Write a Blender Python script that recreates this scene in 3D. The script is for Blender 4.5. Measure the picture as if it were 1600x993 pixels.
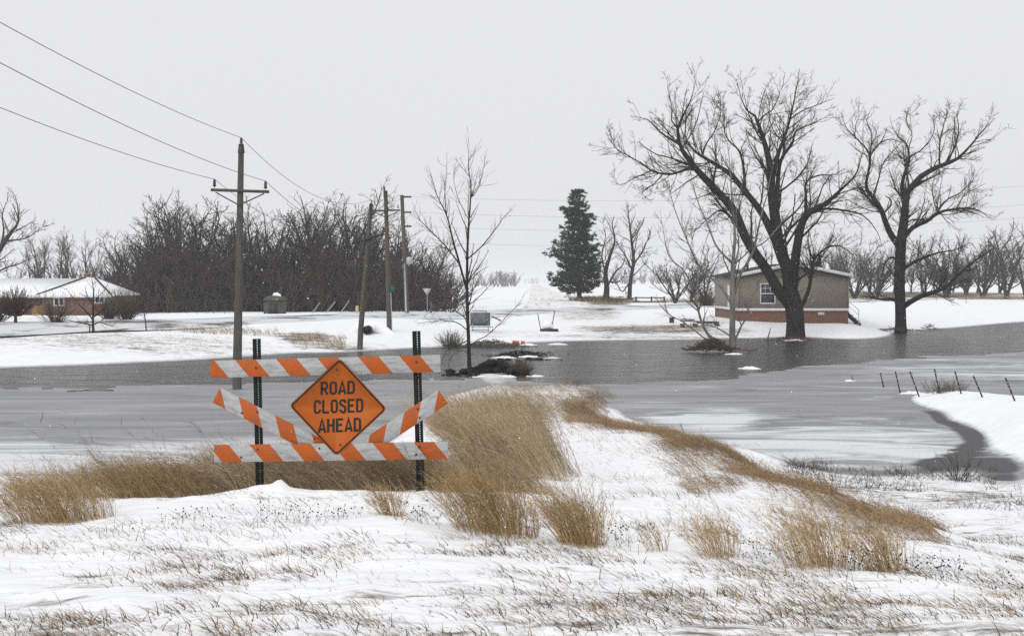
import bpy, math, random
import numpy as np
from mathutils import Matrix

for o in list(bpy.data.objects):
    bpy.data.objects.remove(o)
SC = bpy.context.scene
COL = SC.collection
R = math.radians
F = 2222.0          # focal length in photo pixels (50 mm on 36 mm, 1600 px wide)
HY = 440.0          # horizon row in the photo
H = 4.5             # camera height above the flood water (water is z = 0)

# ---------------------------------------------------------------- camera
cam_d = bpy.data.cameras.new("camera")
cam_d.lens = 50; cam_d.sensor_width = 36
cam_d.shift_y = -(496.5 - HY) / 1600.0
cam_d.clip_start = 0.1; cam_d.clip_end = 20000
cam = bpy.data.objects.new("camera", cam_d); COL.objects.link(cam)
cam.location = (0, 0, H); cam.rotation_euler = (R(90), 0, 0)
SC.camera = cam

# ---------------------------------------------------------------- world, sun, exposure
SUN_EL, SUN_AZ = 42.0, 205.0
world = bpy.data.worlds.new("World"); SC.world = world; world.use_nodes = True
nt = world.node_tree; nt.nodes.clear()
sky = nt.nodes.new("ShaderNodeTexSky"); sky.sky_type = 'NISHITA'; sky.sun_disc = False
sky.sun_elevation = R(SUN_EL); sky.sun_rotation = R(SUN_AZ); sky.dust_density = 4.0; sky.air_density = 1.0
hs = nt.nodes.new("ShaderNodeHueSaturation"); hs.inputs['Saturation'].default_value = 0.12
mx = nt.nodes.new("ShaderNodeMix"); mx.data_type = 'RGBA'; mx.inputs[0].default_value = 0.90
mx.inputs[7].default_value = (7.95, 8.0, 8.15, 1)      # the even grey of the snow cloud
bg = nt.nodes.new("ShaderNodeBackground"); bg.inputs[1].default_value = 0.10
wo = nt.nodes.new("ShaderNodeOutputWorld")
nt.links.new(sky.outputs[0], hs.inputs['Color']); nt.links.new(hs.outputs[0], mx.inputs[6])
nt.links.new(mx.outputs[2], bg.inputs[0]); nt.links.new(bg.outputs[0], wo.inputs[0])

sun_d = bpy.data.lights.new("sun", 'SUN'); sun_d.energy = 1.3; sun_d.angle = R(60); sun_d.color = (1.0, 0.985, 0.96)
sun = bpy.data.objects.new("sun", sun_d); COL.objects.link(sun)
sun.rotation_euler = (R(90 - SUN_EL), 0, R(180 - SUN_AZ))   # light comes from behind the photographer

SC.view_settings.view_transform = 'Standard'; SC.view_settings.look = 'None'
SC.view_settings.exposure = 0.08; SC.view_settings.gamma = 1.0; SC.view_settings.use_curve_mapping = False
SC.render.engine = 'CYCLES'
cy = SC.cycles
cy.max_bounces = 4; cy.diffuse_bounces = 2; cy.glossy_bounces = 2; cy.transmission_bounces = 2
cy.volume_bounces = 1; cy.transparent_max_bounces = 4
cy.use_denoising = False
cy.use_adaptive_sampling = False
SC.render.filter_size = 1.3

rng = np.random.default_rng(7)

# ---------------------------------------------------------------- helpers
def px(x, y, D):
    return np.array([(x - 800.0) / F * D, D, H - (y - HY) / F * D])

class MB:
    def __init__(s): s.V = []; s.Q = []; s.T = []; s.n = 0; s.A = []
    def add(s, V, Q=None, T=None, A=None):
        V = np.asarray(V, float).reshape(-1, 3)
        if Q is not None and len(Q): s.Q.append(np.asarray(Q, int).reshape(-1, 4) + s.n)
        if T is not None and len(T): s.T.append(np.asarray(T, int).reshape(-1, 3) + s.n)
        s.A.append(np.zeros(len(V)) if A is None else np.asarray(A, float))
        s.V.append(V); s.n += len(V); return s
    def hexa(s, P):   # 8 points: bottom 4 ccw, top 4 ccw
        return s.add(P, [[3,2,1,0],[4,5,6,7],[0,1,5,4],[1,2,6,5],[2,3,7,6],[3,0,4,7]])
    def box(s, x0, x1, y0, y1, z0, z1, M=None):
        P = np.array([[x0,y0,z0],[x1,y0,z0],[x1,y1,z0],[x0,y1,z0],[x0,y0,z1],[x1,y0,z1],[x1,y1,z1],[x0,y1,z1]], float)
        if M is not None: P = P @ M[:3,:3].T + M[:3,3]
        return s.hexa(P)
    def beam(s, a, b, w, h, up=(0,0,1)):
        a = np.array(a, float); b = np.array(b, float); d = b - a; d /= np.linalg.norm(d)
        up = np.array(up, float)
        if abs(d @ up) > .95: up = np.array([0,1.,0])
        u = np.cross(d, up); u /= np.linalg.norm(u); v = np.cross(u, d)
        c = lambda p, i, j: p + u*i*w/2 + v*j*h/2
        return s.hexa([c(a,-1,-1), c(a,1,-1), c(b,1,-1), c(b,-1,-1), c(a,-1,1), c(a,1,1), c(b,1,1), c(b,-1,1)])
    def tube(s, pts, rad, k=8, cap=True):
        P = np.asarray(pts, float)[None]; Rr = np.broadcast_to(np.asarray(rad, float), (1, P.shape[1]))
        s.tubes(P, Rr, k)
        if cap:
            n = P.shape[1]
            base = s.n - n*k
            for ring, p in ((0, P[0,0]), (n-1, P[0,-1])):
                c = s.n; s.V.append(p[None]); s.A.append(np.zeros(1)); s.n += 1
                i = np.arange(k); a = base + ring*k + i; b = base + ring*k + (i+1) % k
                s.T.append(np.stack([b, a, np.full(k, c)], 1) if ring == 0 else np.stack([a, b, np.full(k, c)], 1))
        return s
    def tubes(s, P, Rr, k=3, A=None):
        N, n, _ = P.shape
        if N == 0: return s
        T = np.gradient(P, axis=1); T /= np.linalg.norm(T, axis=2, keepdims=True) + 1e-9
        mean = T.mean(1); ref = np.where(np.abs(mean[:, 2:3]) > .8, np.array([[1., 0.13, 0]]), np.array([[0.07, 0.11, 1.]]))
        u = np.cross(T, ref[:, None, :]); u /= np.linalg.norm(u, axis=2, keepdims=True) + 1e-9
        v = np.cross(T, u)
        a = np.arange(k) / k * 2*np.pi
        ring = P[:, :, None, :] + Rr[:, :, None, None] * (np.cos(a)[None,None,:,None]*u[:, :, None, :] + np.sin(a)[None,None,:,None]*v[:, :, None, :])
        idx = np.arange(N*n*k).reshape(N, n, k)
        a0 = idx[:, :-1, :]; a1 = np.roll(a0, -1, 2); b0 = idx[:, 1:, :]; b1 = np.roll(b0, -1, 2)
        Q = np.stack([a0, b0, b1, a1], -1).reshape(-1, 4)
        AA = None if A is None else np.repeat(A, n*k)
        return s.add(ring.reshape(-1, 3), Q, A=AA)
    def build(s, name, mat, parent=None, smooth=False, origin=None, attr=None):
        V = np.concatenate(s.V) if s.V else np.zeros((0, 3))
        if origin is not None: V = V - np.asarray(origin)
        me = bpy.data.meshes.new(name)
        Q = np.concatenate(s.Q) if s.Q else np.zeros((0, 4), int)
        T = np.concatenate(s.T) if s.T else np.zeros((0, 3), int)
        me.vertices.add(len(V)); me.vertices.foreach_set("co", V.astype(np.float32).ravel())
        loops = np.concatenate([Q.ravel(), T.ravel()]).astype(np.int32)
        me.loops.add(len(loops)); me.loops.foreach_set("vertex_index", loops)
        tot = np.concatenate([np.full(len(Q), 4), np.full(len(T), 3)]).astype(np.int32)
        st = (np.cumsum(tot) - tot).astype(np.int32)
        me.polygons.add(len(tot)); me.polygons.foreach_set("loop_start", st); me.polygons.foreach_set("loop_total", tot)
        if smooth: me.polygons.foreach_set("use_smooth", np.ones(len(tot), bool))
        if attr:
            at = me.attributes.new(attr, 'FLOAT', 'POINT'); at.data.foreach_set("value", np.concatenate(s.A).astype(np.float32))
        me.update(calc_edges=True); me.validate()
        if mat: me.materials.append(mat)
        o = bpy.data.objects.new(name, me); COL.objects.link(o)
        if parent is not None: o.parent = parent
        if origin is not None and parent is None: o.location = origin
        return o

def tag(o, label=None, cat=None, group=None, kind=None):
    if label: o["label"] = label
    if cat: o["category"] = cat
    if group: o["group"] = group
    if kind: o["kind"] = kind
    return o
def thing(name, label, cat, loc, group=None, rz=0.0):
    o = bpy.data.objects.new(name, None); COL.objects.link(o); o.empty_display_size = .2
    o.location = [float(c) for c in loc]; o.rotation_euler = (0, 0, rz)
    return tag(o, label, cat, group)
def copy_tree(root, loc, rz=0., sc=1., label=None):
    r = root.copy(); COL.objects.link(r); r.location = [float(c) for c in loc]; r.rotation_euler = (0, 0, rz)
    r.scale = (sc, sc, sc) if np.isscalar(sc) else sc
    if label: r["label"] = label
    for ch in list(root.children):
        c = ch.copy(); COL.objects.link(c); c.parent = r
        for g in ch.children:
            d = g.copy(); COL.objects.link(d); d.parent = c
    return r

def perlin(x, y, seed=0):
    r = np.random.default_rng(seed); G = r.random((256, 256)) * 2*np.pi
    xi = np.floor(x).astype(int); yi = np.floor(y).astype(int); fx = x - xi; fy = y - yi
    def g(ix, iy, dx, dy):
        a = G[ix & 255, iy & 255]; return np.cos(a)*dx + np.sin(a)*dy
    u = fx*fx*fx*(fx*(fx*6-15)+10); v = fy*fy*fy*(fy*(fy*6-15)+10)
    return ((g(xi,yi,fx,fy)*(1-u) + g(xi+1,yi,fx-1,fy)*u)*(1-v) + (g(xi,yi+1,fx,fy-1)*(1-u) + g(xi+1,yi+1,fx-1,fy-1)*u)*v) * 1.5

# ---------------------------------------------------------------- materials
def newmat(name):
    m = bpy.data.materials.new(name); m.use_nodes = True
    t = m.node_tree; b = t.nodes["Principled BSDF"]
    return m, t, b
def N(t, typ, **kw):
    n = t.nodes.new(typ)
    for k, v in kw.items():
        if k in ('inputs',):
            for i, val in v.items(): n.inputs[i].default_value = val
        else: setattr(n, k, v)
    return n
def ramp(t, src, stops):
    r = t.nodes.new("ShaderNodeValToRGB"); e = r.color_ramp.elements
    while len(e) > len(stops): e.remove(e[-1])
    while len(e) < len(stops): e.new(0.5)
    for el, (p, c) in zip(e, stops):
        el.position = p; el.color = (*c, 1) if len(c) == 3 else c
    t.links.new(src, r.inputs[0]); return r
def coords(t, scale=(1,1,1), rot=(0,0,0), space='Object'):
    tc = t.nodes.new("ShaderNodeTexCoord"); mp = t.nodes.new("ShaderNodeMapping")
    mp.inputs['Scale'].default_value = scale; mp.inputs['Rotation'].default_value = rot
    t.links.new(tc.outputs[space], mp.inputs[0]); return mp.outputs[0]
def noise(t, vec, scale, detail=4, rough=.55, dist=0.):
    n = t.nodes.new("ShaderNodeTexNoise"); n.inputs['Scale'].default_value = scale
    n.inputs['Detail'].default_value = detail; n.inputs['Roughness'].default_value = rough; n.inputs['Distortion'].default_value = dist
    t.links.new(vec, n.inputs['Vector']); return n.outputs['Fac']
def bump(t, b, src, strength, dist, prev=None):
    n = t.nodes.new("ShaderNodeBump"); n.inputs['Strength'].default_value = strength; n.inputs['Distance'].default_value = dist
    t.links.new(src, n.inputs['Height'])
    if prev is not None: t.links.new(prev, n.inputs['Normal'])
    t.links.new(n.outputs[0], b.inputs['Normal']); return n.outputs[0]
def mixc(t, fac, a, c):
    m = t.nodes.new("ShaderNodeMix"); m.data_type = 'RGBA'
    for sock, v in ((m.inputs[0], fac), (m.inputs[6], a), (m.inputs[7], c)):
        if hasattr(v, 'is_output'): t.links.new(v, sock)
        elif isinstance(v, (int, float)): sock.default_value = v
        else: sock.default_value = (*v, 1)
    return m.outputs[2]
def mathn(t, op, a, b=None, clamp=False):
    m = t.nodes.new("ShaderNodeMath"); m.operation = op; m.use_clamp = clamp
    for i, v in enumerate((a, b)):
        if v is None: continue
        if hasattr(v, 'is_output'): t.links.new(v, m.inputs[i])
        else: m.inputs[i].default_value = v
    return m.outputs[0]
def attr(t, name):
    a = t.nodes.new("ShaderNodeAttribute"); a.attribute_name = name; return a.outputs['Fac']

def mottled(name, c1, c2, scale=6., rough=.8, bmp=.3, bdist=.02, stretch=(1,1,1), spec=.3, metal=0., detail=5):
    m, t, b = newmat(name); v = coords(t, stretch)
    n = noise(t, v, scale, detail)
    r = ramp(t, n, [(.3, c1), (.7, c2)]); t.links.new(r.outputs[0], b.inputs['Base Color'])
    b.inputs['Roughness'].default_value = rough; b.inputs['Specular IOR Level'].default_value = spec; b.inputs['Metallic'].default_value = metal
    if bmp: bump(t, b, noise(t, v, scale, 1.5), bmp*.5, bdist*.6)
    return m

M = {}
M['bark_dark'] = mottled('bark_dark', (.011,.010,.009), (.036,.032,.029), 5, .9, .8, .06, (1,1,.25))
M['twig_dark'] = mottled('twig_dark', (.034,.030,.027), (.058,.052,.046), 3, .9, 0)
M['bark_pale'] = mottled('bark_pale', (.09,.086,.08), (.27,.26,.245), 3, .9, .6, .04, (1,1,.3))
M['twig_pale'] = mottled('twig_pale', (.075,.068,.06), (.13,.118,.105), 1.2, .9, 0)
M['twig_slim'] = mottled('twig_slim', (.045,.04,.036), (.075,.066,.058), 3, .9, 0)
M['twig_brown'] = mottled('twig_brown', (.052,.044,.038), (.094,.079,.069), .6, .9, 0)
M['bark_brown'] = mottled('bark_brown', (.026,.022,.02), (.05,.044,.039), 4, .9, .5, .05, (1,1,.3))
M['needle'] = mottled('needle', (.014,.022,.014), (.034,.046,.030), .7, .8, 0)
M['wood_pole'] = mottled('wood_pole', (.055,.053,.048), (.115,.11,.10), 8, .85, .4, .01, (3,3,.2))
M['wood_pole_brown'] = mottled('wood_pole_brown', (.06,.053,.041), (.115,.10,.078), 8, .85, .4, .01, (3,3,.2))
M['wood_old'] = mottled('wood_old', (.05,.044,.037), (.13,.115,.095), 6, .9, .4, .01)
M['insulator'] = mottled('insulator', (.012,.012,.014), (.02,.02,.022), 3, .35, 0, spec=.5)
M['wire'] = mottled('wire', (.08,.08,.085), (.12,.12,.125), 2, .6, 0)
M['galv'] = mottled('galv', (.30,.31,.32), (.42,.43,.44), 7, .5, .1, .003, metal=.3)
M['steel_dark'] = mottled('steel_dark', (.02,.02,.021), (.05,.048,.046), 9, .6, .2, .003)
M['post_green'] = mottled('post_green', (.004,.006,.005), (.009,.014,.011), 14, .6, 0, .002, spec=.2)
M['bolt'] = mottled('bolt', (.03,.022,.02), (.09,.06,.045), 60, .5, 0, metal=.5)
M['white_trim'] = mottled('white_trim', (.70,.71,.73), (.80,.80,.82), 2, .6, 0)
M['vent'] = mottled('vent', (.45,.43,.42), (.6,.58,.57), 20, .6, .3, .01)
M['shingle'] = mottled('shingle', (.022,.023,.026), (.05,.052,.056), 6, .9, .4, .02)
M['brick_chimney'] = mottled('brick_chimney', (.16,.07,.045), (.26,.12,.075), 5, .9, .3, .02)
M['garage'] = mottled('garage', (.34,.20,.10), (.42,.26,.13), 3, .7, 0)
M['concrete'] = mottled('concrete', (.25,.245,.235), (.36,.35,.34), 5, .9, .3, .01)
M['rubber_black'] = mottled('rubber_black', (.01,.01,.011), (.02,.02,.021), 5, .6, 0)
M['tank_grey'] = mottled('tank_grey', (.07,.072,.075), (.15,.153,.157), 2.5, .55, .1, .01, metal=.2)
M['drift'] = mottled('drift', (.028,.022,.018), (.12,.095,.07), 4, .95, .5, .03)
M['soil'] = mottled('soil', (.006,.0055,.005), (.024,.021,.018), 4, .95, .8, .08)
M['orange_plastic'] = mottled('orange_plastic', (.45,.075,.035), (.55,.11,.05), 3, .5, 0)
M['yellow_post'] = mottled('yellow_post', (.42,.33,.14), (.52,.42,.2), 6, .7, 0)
M['green_box'] = mottled('green_box', (.05,.056,.048), (.10,.105,.092), 2, .8, .2, .02)
M['red_bush'] = mottled('red_bush', (.06,.034,.034), (.10,.06,.055), 1, .9, 0)
M['grey_brush'] = mottled('grey_brush', (.10,.085,.07), (.17,.145,.115), 2, .95, 0)
M['seed_head'] = mottled('seed_head', (.012,.010,.009), (.03,.025,.02), 8, .9, 0)
M['green_sign'] = mottled('green_sign', (.01,.09,.05), (.015,.12,.07), 3, .5, 0)

def snow_mat(name):
    m, t, b = newmat(name); v = coords(t)
    n1 = noise(t, v, 1.3, 5); n2 = noise(t, v, 22, 4, .6)
    r = ramp(t, n1, [(.3, (.83,.84,.865)), (.7, (.90,.905,.915))]); t.links.new(r.outputs[0], b.inputs['Base Color'])
    b.inputs['Roughness'].default_value = .8; b.inputs['Specular IOR Level'].default_value = .2
    bump(t, b, noise(t, v, 1.6, 2), .5, .08)
    return m
M['snow'] = snow_mat('snow')

def ground_mat():
    m, t, b = newmat('snow_ground'); v = coords(t)
    n1 = noise(t, v, 1.1, 5); n2 = noise(t, v, 26, 4, .6); n3 = noise(t, coords(t, (.55, 1.6, 1)), 5.0, 3, .5)
    snow = ramp(t, n1, [(.3, (.83,.84,.865)), (.7, (.90,.905,.915))]).outputs[0]
    nd = noise(t, coords(t, (.6, 1.5, 1)), 3.2, 8, .72, .4)
    nd2 = noise(t, coords(t, (.25, .7, 1)), 1.6, 6, .7, .3)
    dirtcol = ramp(t, n2, [(.25, (.06,.048,.036)), (.75, (.25,.20,.145))]).outputs[0]
    d = attr(t, 'dirt')
    th = mathn(t, 'ADD', mathn(t, 'MULTIPLY', nd, .62), mathn(t, 'MULTIPLY', nd2, .38))
    k = mathn(t, 'MULTIPLY', mathn(t, 'SUBTRACT', mathn(t, 'ADD', th, mathn(t, 'MULTIPLY', d, .42)), .66), 9.0, True)
    k = mathn(t, 'MULTIPLY', k, mathn(t, 'GREATER_THAN', d, 0.004))
    geo = t.nodes.new('ShaderNodeNewGeometry'); sz = t.nodes.new('ShaderNodeSeparateXYZ'); t.links.new(geo.outputs['Position'], sz.inputs[0])
    wet = mathn(t, 'MULTIPLY', mathn(t, 'SUBTRACT', mathn(t, 'ADD', mathn(t, 'MULTIPLY', nd, .16), .0), sz.outputs['Z']), 14.0, True)
    t.links.new(mixc(t, wet, mixc(t, k, snow, dirtcol), (.34,.345,.355)), b.inputs['Base Color'])
    b.inputs['Roughness'].default_value = .82; b.inputs['Specular IOR Level'].default_value = .2
    p = bump(t, b, noise(t, coords(t, (.55, 1.6, 1)), 3.0, 2, .5), .55, .10); bump(t, b, noise(t, v, 14, 2, .5), .35, .012, p)
    return m
M['ground'] = ground_mat()

def water_mat():
    m, t, b = newmat('flood_water')
    v = coords(t, (.75, 1.25, 1), (0, 0, R(12)))
    n1 = noise(t, v, 1.1, 3, .55, .6); n2 = noise(t, coords(t, (1.0, 1.5, 1), (0,0,R(-20))), 4.5, 2, .5, .4)
    n0 = noise(t, coords(t, (.2, 1.0, 1), (0,0,R(10))), .12, 5, .6, .5)
    b.inputs['Base Color'].default_value = (.022,.0215,.021,1)
    r = ramp(t, n0, [(.35, (.02,.02,.02)), (.65, (.3,.3,.3))])
    b.inputs['Roughness'].default_value = .22; b.inputs['IOR'].default_value = 1.33
    b.inputs['Specular IOR Level'].default_value = .36
    n9 = noise(t, coords(t, (.6, 1.1, 1), (0, 0, R(18))), .42, 2, .5, .5)
    bump(t, b, mathn(t, 'ADD', mathn(t, 'ADD', n1, mathn(t, 'MULTIPLY', n2, .3)), mathn(t, 'MULTIPLY', n9, 1.6)), 1.0, .36)
    return m
M['water'] = water_mat()

def ice_mat():
    m, t, b = newmat('ice')
    v = coords(t, (.16, .55, 1), (0, 0, R(14)))
    w = t.nodes.new("ShaderNodeTexNoise"); w.inputs['Scale'].default_value = .5; w.inputs['Detail'].default_value = 3
    t.links.new(v, w.inputs['Vector'])
    vm = t.nodes.new("ShaderNodeVectorMath"); vm.operation = 'MULTIPLY_ADD'
    t.links.new(w.outputs['Color'], vm.inputs[0]); vm.inputs[1].default_value = (2.6, 2.6, 0); t.links.new(v, vm.inputs[2])
    n1 = noise(t, vm.outputs[0], 1.0, 7, .62, .8)
    vs = t.nodes.new('ShaderNodeVectorMath'); vs.operation = 'MULTIPLY_ADD'; t.links.new(w.outputs['Color'], vs.inputs[0]); vs.inputs[1].default_value = (2.2, 2.2, 0); t.links.new(coords(t, (.14, .42, 1), (0, 0, R(8))), vs.inputs[2])
    n2 = noise(t, vs.outputs[0], 1.3, 8, .64, 1.0)
    n3 = noise(t, coords(t), 9, 5, .65)
    edge = attr(t, 'edge'); sn = attr(t, 'snowy')
    ice = ramp(t, n1, [(.26, (.10,.101,.105)), (.40, (.22,.223,.23)), (.56, (.29,.293,.30)), (.72, (.40,.403,.41))]).outputs[0]
    ks = mathn(t, 'MULTIPLY', mathn(t, 'SUBTRACT', mathn(t, 'ADD', n2, mathn(t, 'MULTIPLY', sn, .30)), .63), 6.0, True)
    ks = mathn(t, 'MULTIPLY', ks, mathn(t, 'ADD', mathn(t, 'MULTIPLY', n3, .9), .35), True)
    c = mixc(t, ks, ice, (.78,.79,.81))
    ke = mathn(t, 'MULTIPLY', mathn(t, 'SUBTRACT', mathn(t, 'ADD', edge, mathn(t, 'MULTIPLY', mathn(t, 'SUBTRACT', n1, .5), 1.2)), .55), 4.0, True)
    c = mixc(t, ke, c, (.06,.061,.063))
    t.links.new(c, b.inputs['Base Color'])
    b.inputs['Roughness'].default_value = .5; b.inputs['IOR'].default_value = 1.31; b.inputs['Specular IOR Level'].default_value = .22
    return m
M['ice'] = ice_mat()

def grass_mat(name, stops):
    m, t, b = newmat(name); a = attr(t, 'tint')
    r = ramp(t, a, stops); t.links.new(r.outputs[0], b.inputs['Base Color'])
    b.inputs['Roughness'].default_value = .75; b.inputs['Specular IOR Level'].default_value = .2
    return m
M['tall_grass'] = grass_mat('tall_grass', [(0, (.085,.060,.036)), (.35, (.20,.145,.085)), (.7, (.34,.255,.155)), (1, (.50,.395,.26))])
M['gold_grass'] = grass_mat('gold_grass', [(0, (.10,.062,.028)), (.35, (.24,.155,.068)), (.7, (.40,.27,.125)), (1, (.58,.43,.24))])
M['tawny_grass'] = grass_mat('tawny_grass', [(0, (.075,.047,.026)), (.4, (.20,.13,.068)), (.75, (.33,.225,.125)), (1, (.48,.36,.22))])
M['short_grass'] = grass_mat('short_grass', [(0, (.03,.021,.014)), (.4, (.115,.078,.042)), (.75, (.25,.172,.092)), (1, (.44,.32,.18))])
M['dark_weed'] = grass_mat('dark_weed', [(0, (.02,.016,.013)), (.6, (.07,.054,.04)), (1, (.17,.13,.09))])

def stripe_mat(name, shear, phase, seed):
    m, t, b = newmat(name)
    tc = t.nodes.new("ShaderNodeTexCoord"); sp = t.nodes.new("ShaderNodeSeparateXYZ"); t.links.new(tc.outputs['Object'], sp.inputs[0])
    u = mathn(t, 'ADD', sp.outputs['X'], mathn(t, 'MULTIPLY', sp.outputs['Z'], shear))
    f = mathn(t, 'FRACT', mathn(t, 'ADD', mathn(t, 'DIVIDE', u, .435), phase + 40))
    k = mathn(t, 'LESS_THAN', f, .5)
    mp = t.nodes.new("ShaderNodeMapping"); mp.inputs['Location'].default_value = (seed, seed*1.7, 0); t.links.new(tc.outputs['Object'], mp.inputs[0])
    g = noise(t, mp.outputs[0], 9, 6, .7); g2 = noise(t, mp.outputs[0], 55, 3, .6)
    white = ramp(t, g, [(.3, (.36,.365,.37)), (.7, (.44,.445,.45))]).outputs[0]
    org = ramp(t, g, [(.3, (.40,.075,.003)), (.7, (.47,.095,.005))]).outputs[0]
    c = mixc(t, k, white, org)
    gs = noise(t, coords(t, (1.5, 1, 9)), 3.0, 6, .7); c = mixc(t, ramp(t, gs, [(.45, (0,0,0)), (.8, (.75,.75,.75))]).outputs[0], c, (.10,.085,.07))
    chip = mathn(t, 'MULTIPLY', mathn(t, 'GREATER_THAN', mathn(t, 'ADD', mathn(t,'MULTIPLY',g,.72), mathn(t,'MULTIPLY',g2,.28)), .635), 1.0)
    c = mixc(t, chip, c, (.03,.026,.022))
    t.links.new(c, b.inputs['Base Color']); b.inputs['Roughness'].default_value = .55; b.inputs['Specular IOR Level'].default_value = .3
    return m
def sign_mat():
    m, t, b = newmat('sign_orange'); v = coords(t); g = noise(t, v, 7, 6, .7); g2 = noise(t, v, 70, 3)
    c = ramp(t, g, [(.3, (.40,.085,.004)), (.7, (.46,.105,.007))]).outputs[0]
    c = mixc(t, mathn(t, 'MULTIPLY', mathn(t, 'GREATER_THAN', g2, .73), .45), c, (.75,.5,.35))
    t.links.new(c, b.inputs['Base Color']); b.inputs['Roughness'].default_value = .5; b.inputs['Specular IOR Level'].default_value = .3
    return m
M['sign_orange'] = sign_mat()
M['sign_black'] = mottled('sign_black', (.008,.007,.006), (.016,.013,.011), 30, .5, 0)
M['sign_back'] = mottled('sign_back', (.36,.37,.38), (.46,.47,.48), 5, .5, 0, metal=.2)

def lap_mat(name, c1, c2, pitch, axis='Z'):
    m, t, b = newmat(name)
    tc = t.nodes.new("ShaderNodeTexCoord"); sp = t.nodes.new("ShaderNodeSeparateXYZ"); t.links.new(tc.outputs['Object'], sp.inputs[0])
    f = mathn(t, 'FRACT', mathn(t, 'DIVIDE', sp.outputs[axis], pitch))
    n = noise(t, tc.outputs['Object'], 2.5, 5)
    c = ramp(t, n, [(.3, c1), (.7, c2)]).outputs[0]
    t.links.new(c, b.inputs['Base Color']); b.inputs['Roughness'].default_value = .7
    bump(t, b, f, 1.0, .03)
    return m
M['siding'] = lap_mat('siding', (.235,.20,.165), (.275,.24,.20), .2)
def brick_mat(name, c1, c2, mortar, sc=1.0):
    m, t, b = newmat(name)
    tc = t.nodes.new("ShaderNodeTexCoord"); mp = t.nodes.new("ShaderNodeMapping"); mp.inputs['Rotation'].default_value = (R(90), 0, 0)
    t.links.new(tc.outputs['Object'], mp.inputs[0])
    bk = t.nodes.new("ShaderNodeTexBrick"); t.links.new(mp.outputs[0], bk.inputs['Vector'])
    bk.inputs['Color1'].default_value = (*c1, 1); bk.inputs['Color2'].default_value = (*c2, 1); bk.inputs['Mortar'].default_value = (*mortar, 1)
    bk.inputs['Scale'].default_value = sc; bk.inputs['Brick Width'].default_value = .22; bk.inputs['Row Height'].default_value = .075; bk.inputs['Mortar Size'].default_value = .006
    n = noise(t, tc.outputs['Object'], 1.2, 4)
    c = mixc(t, mathn(t, 'MULTIPLY', n, .5), bk.outputs['Color'], c1)
    t.links.new(c, b.inputs['Base Color']); b.inputs['Roughness'].default_value = .9
    bump(t, b, bk.outputs['Fac'], -.5, .01)
    return m
M['brick_red'] = brick_mat('brick_red', (.145,.060,.036), (.20,.083,.050), (.2,.175,.15))
M['brick_brown'] = brick_mat('brick_brown', (.165,.088,.055), (.23,.125,.078), (.24,.2,.17))
def glass_mat():
    m, t, b = newmat('window_glass'); v = coords(t)
    n = noise(t, v, 1.5, 3); r = ramp(t, n, [(.4, (.02,.022,.025)), (.65, (.07,.08,.09))]); t.links.new(r.outputs[0], b.inputs['Base Color'])
    b.inputs['Roughness'].default_value = .06; b.inputs['Specular IOR Level'].default_value = .5
    return m
M['glass'] = glass_mat()
def asphalt_mat():
    m, t, b = newmat('asphalt_snow'); v = coords(t)
    n = noise(t, coords(t, (.05,.05,1)), 3, 6, .7); n2 = noise(t, v, 12, 3)
    a = ramp(t, n2, [(.3, (.06,.06,.062)), (.7, (.11,.11,.112))]).outputs[0]
    t.links.new(mixc(t, ramp(t, n, [(.40, (0,0,0)), (.50, (.9,.9,.9))]).outputs[0], a, (.7,.71,.73)), b.inputs['Base Color'])
    b.inputs['Roughness'].default_value = .75
    return m
M['asphalt'] = asphalt_mat()
def gravel_mat():
    m, t, b = newmat('gravel_snow')
    n = noise(t, coords(t, (1.2,.03,1)), 1.6, 6, .6); n2 = noise(t, coords(t), 9, 4)
    a = ramp(t, n2, [(.3, (.36,.31,.25)), (.7, (.5,.45,.38))]).outputs[0]
    t.links.new(mixc(t, ramp(t, n, [(.30, (0,0,0)), (.50, (1,1,1))]).outputs[0], a, (.80,.80,.81)), b.inputs['Base Color'])
    b.inputs['Roughness'].default_value = .85
    return m
M['gravel'] = gravel_mat()

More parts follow.
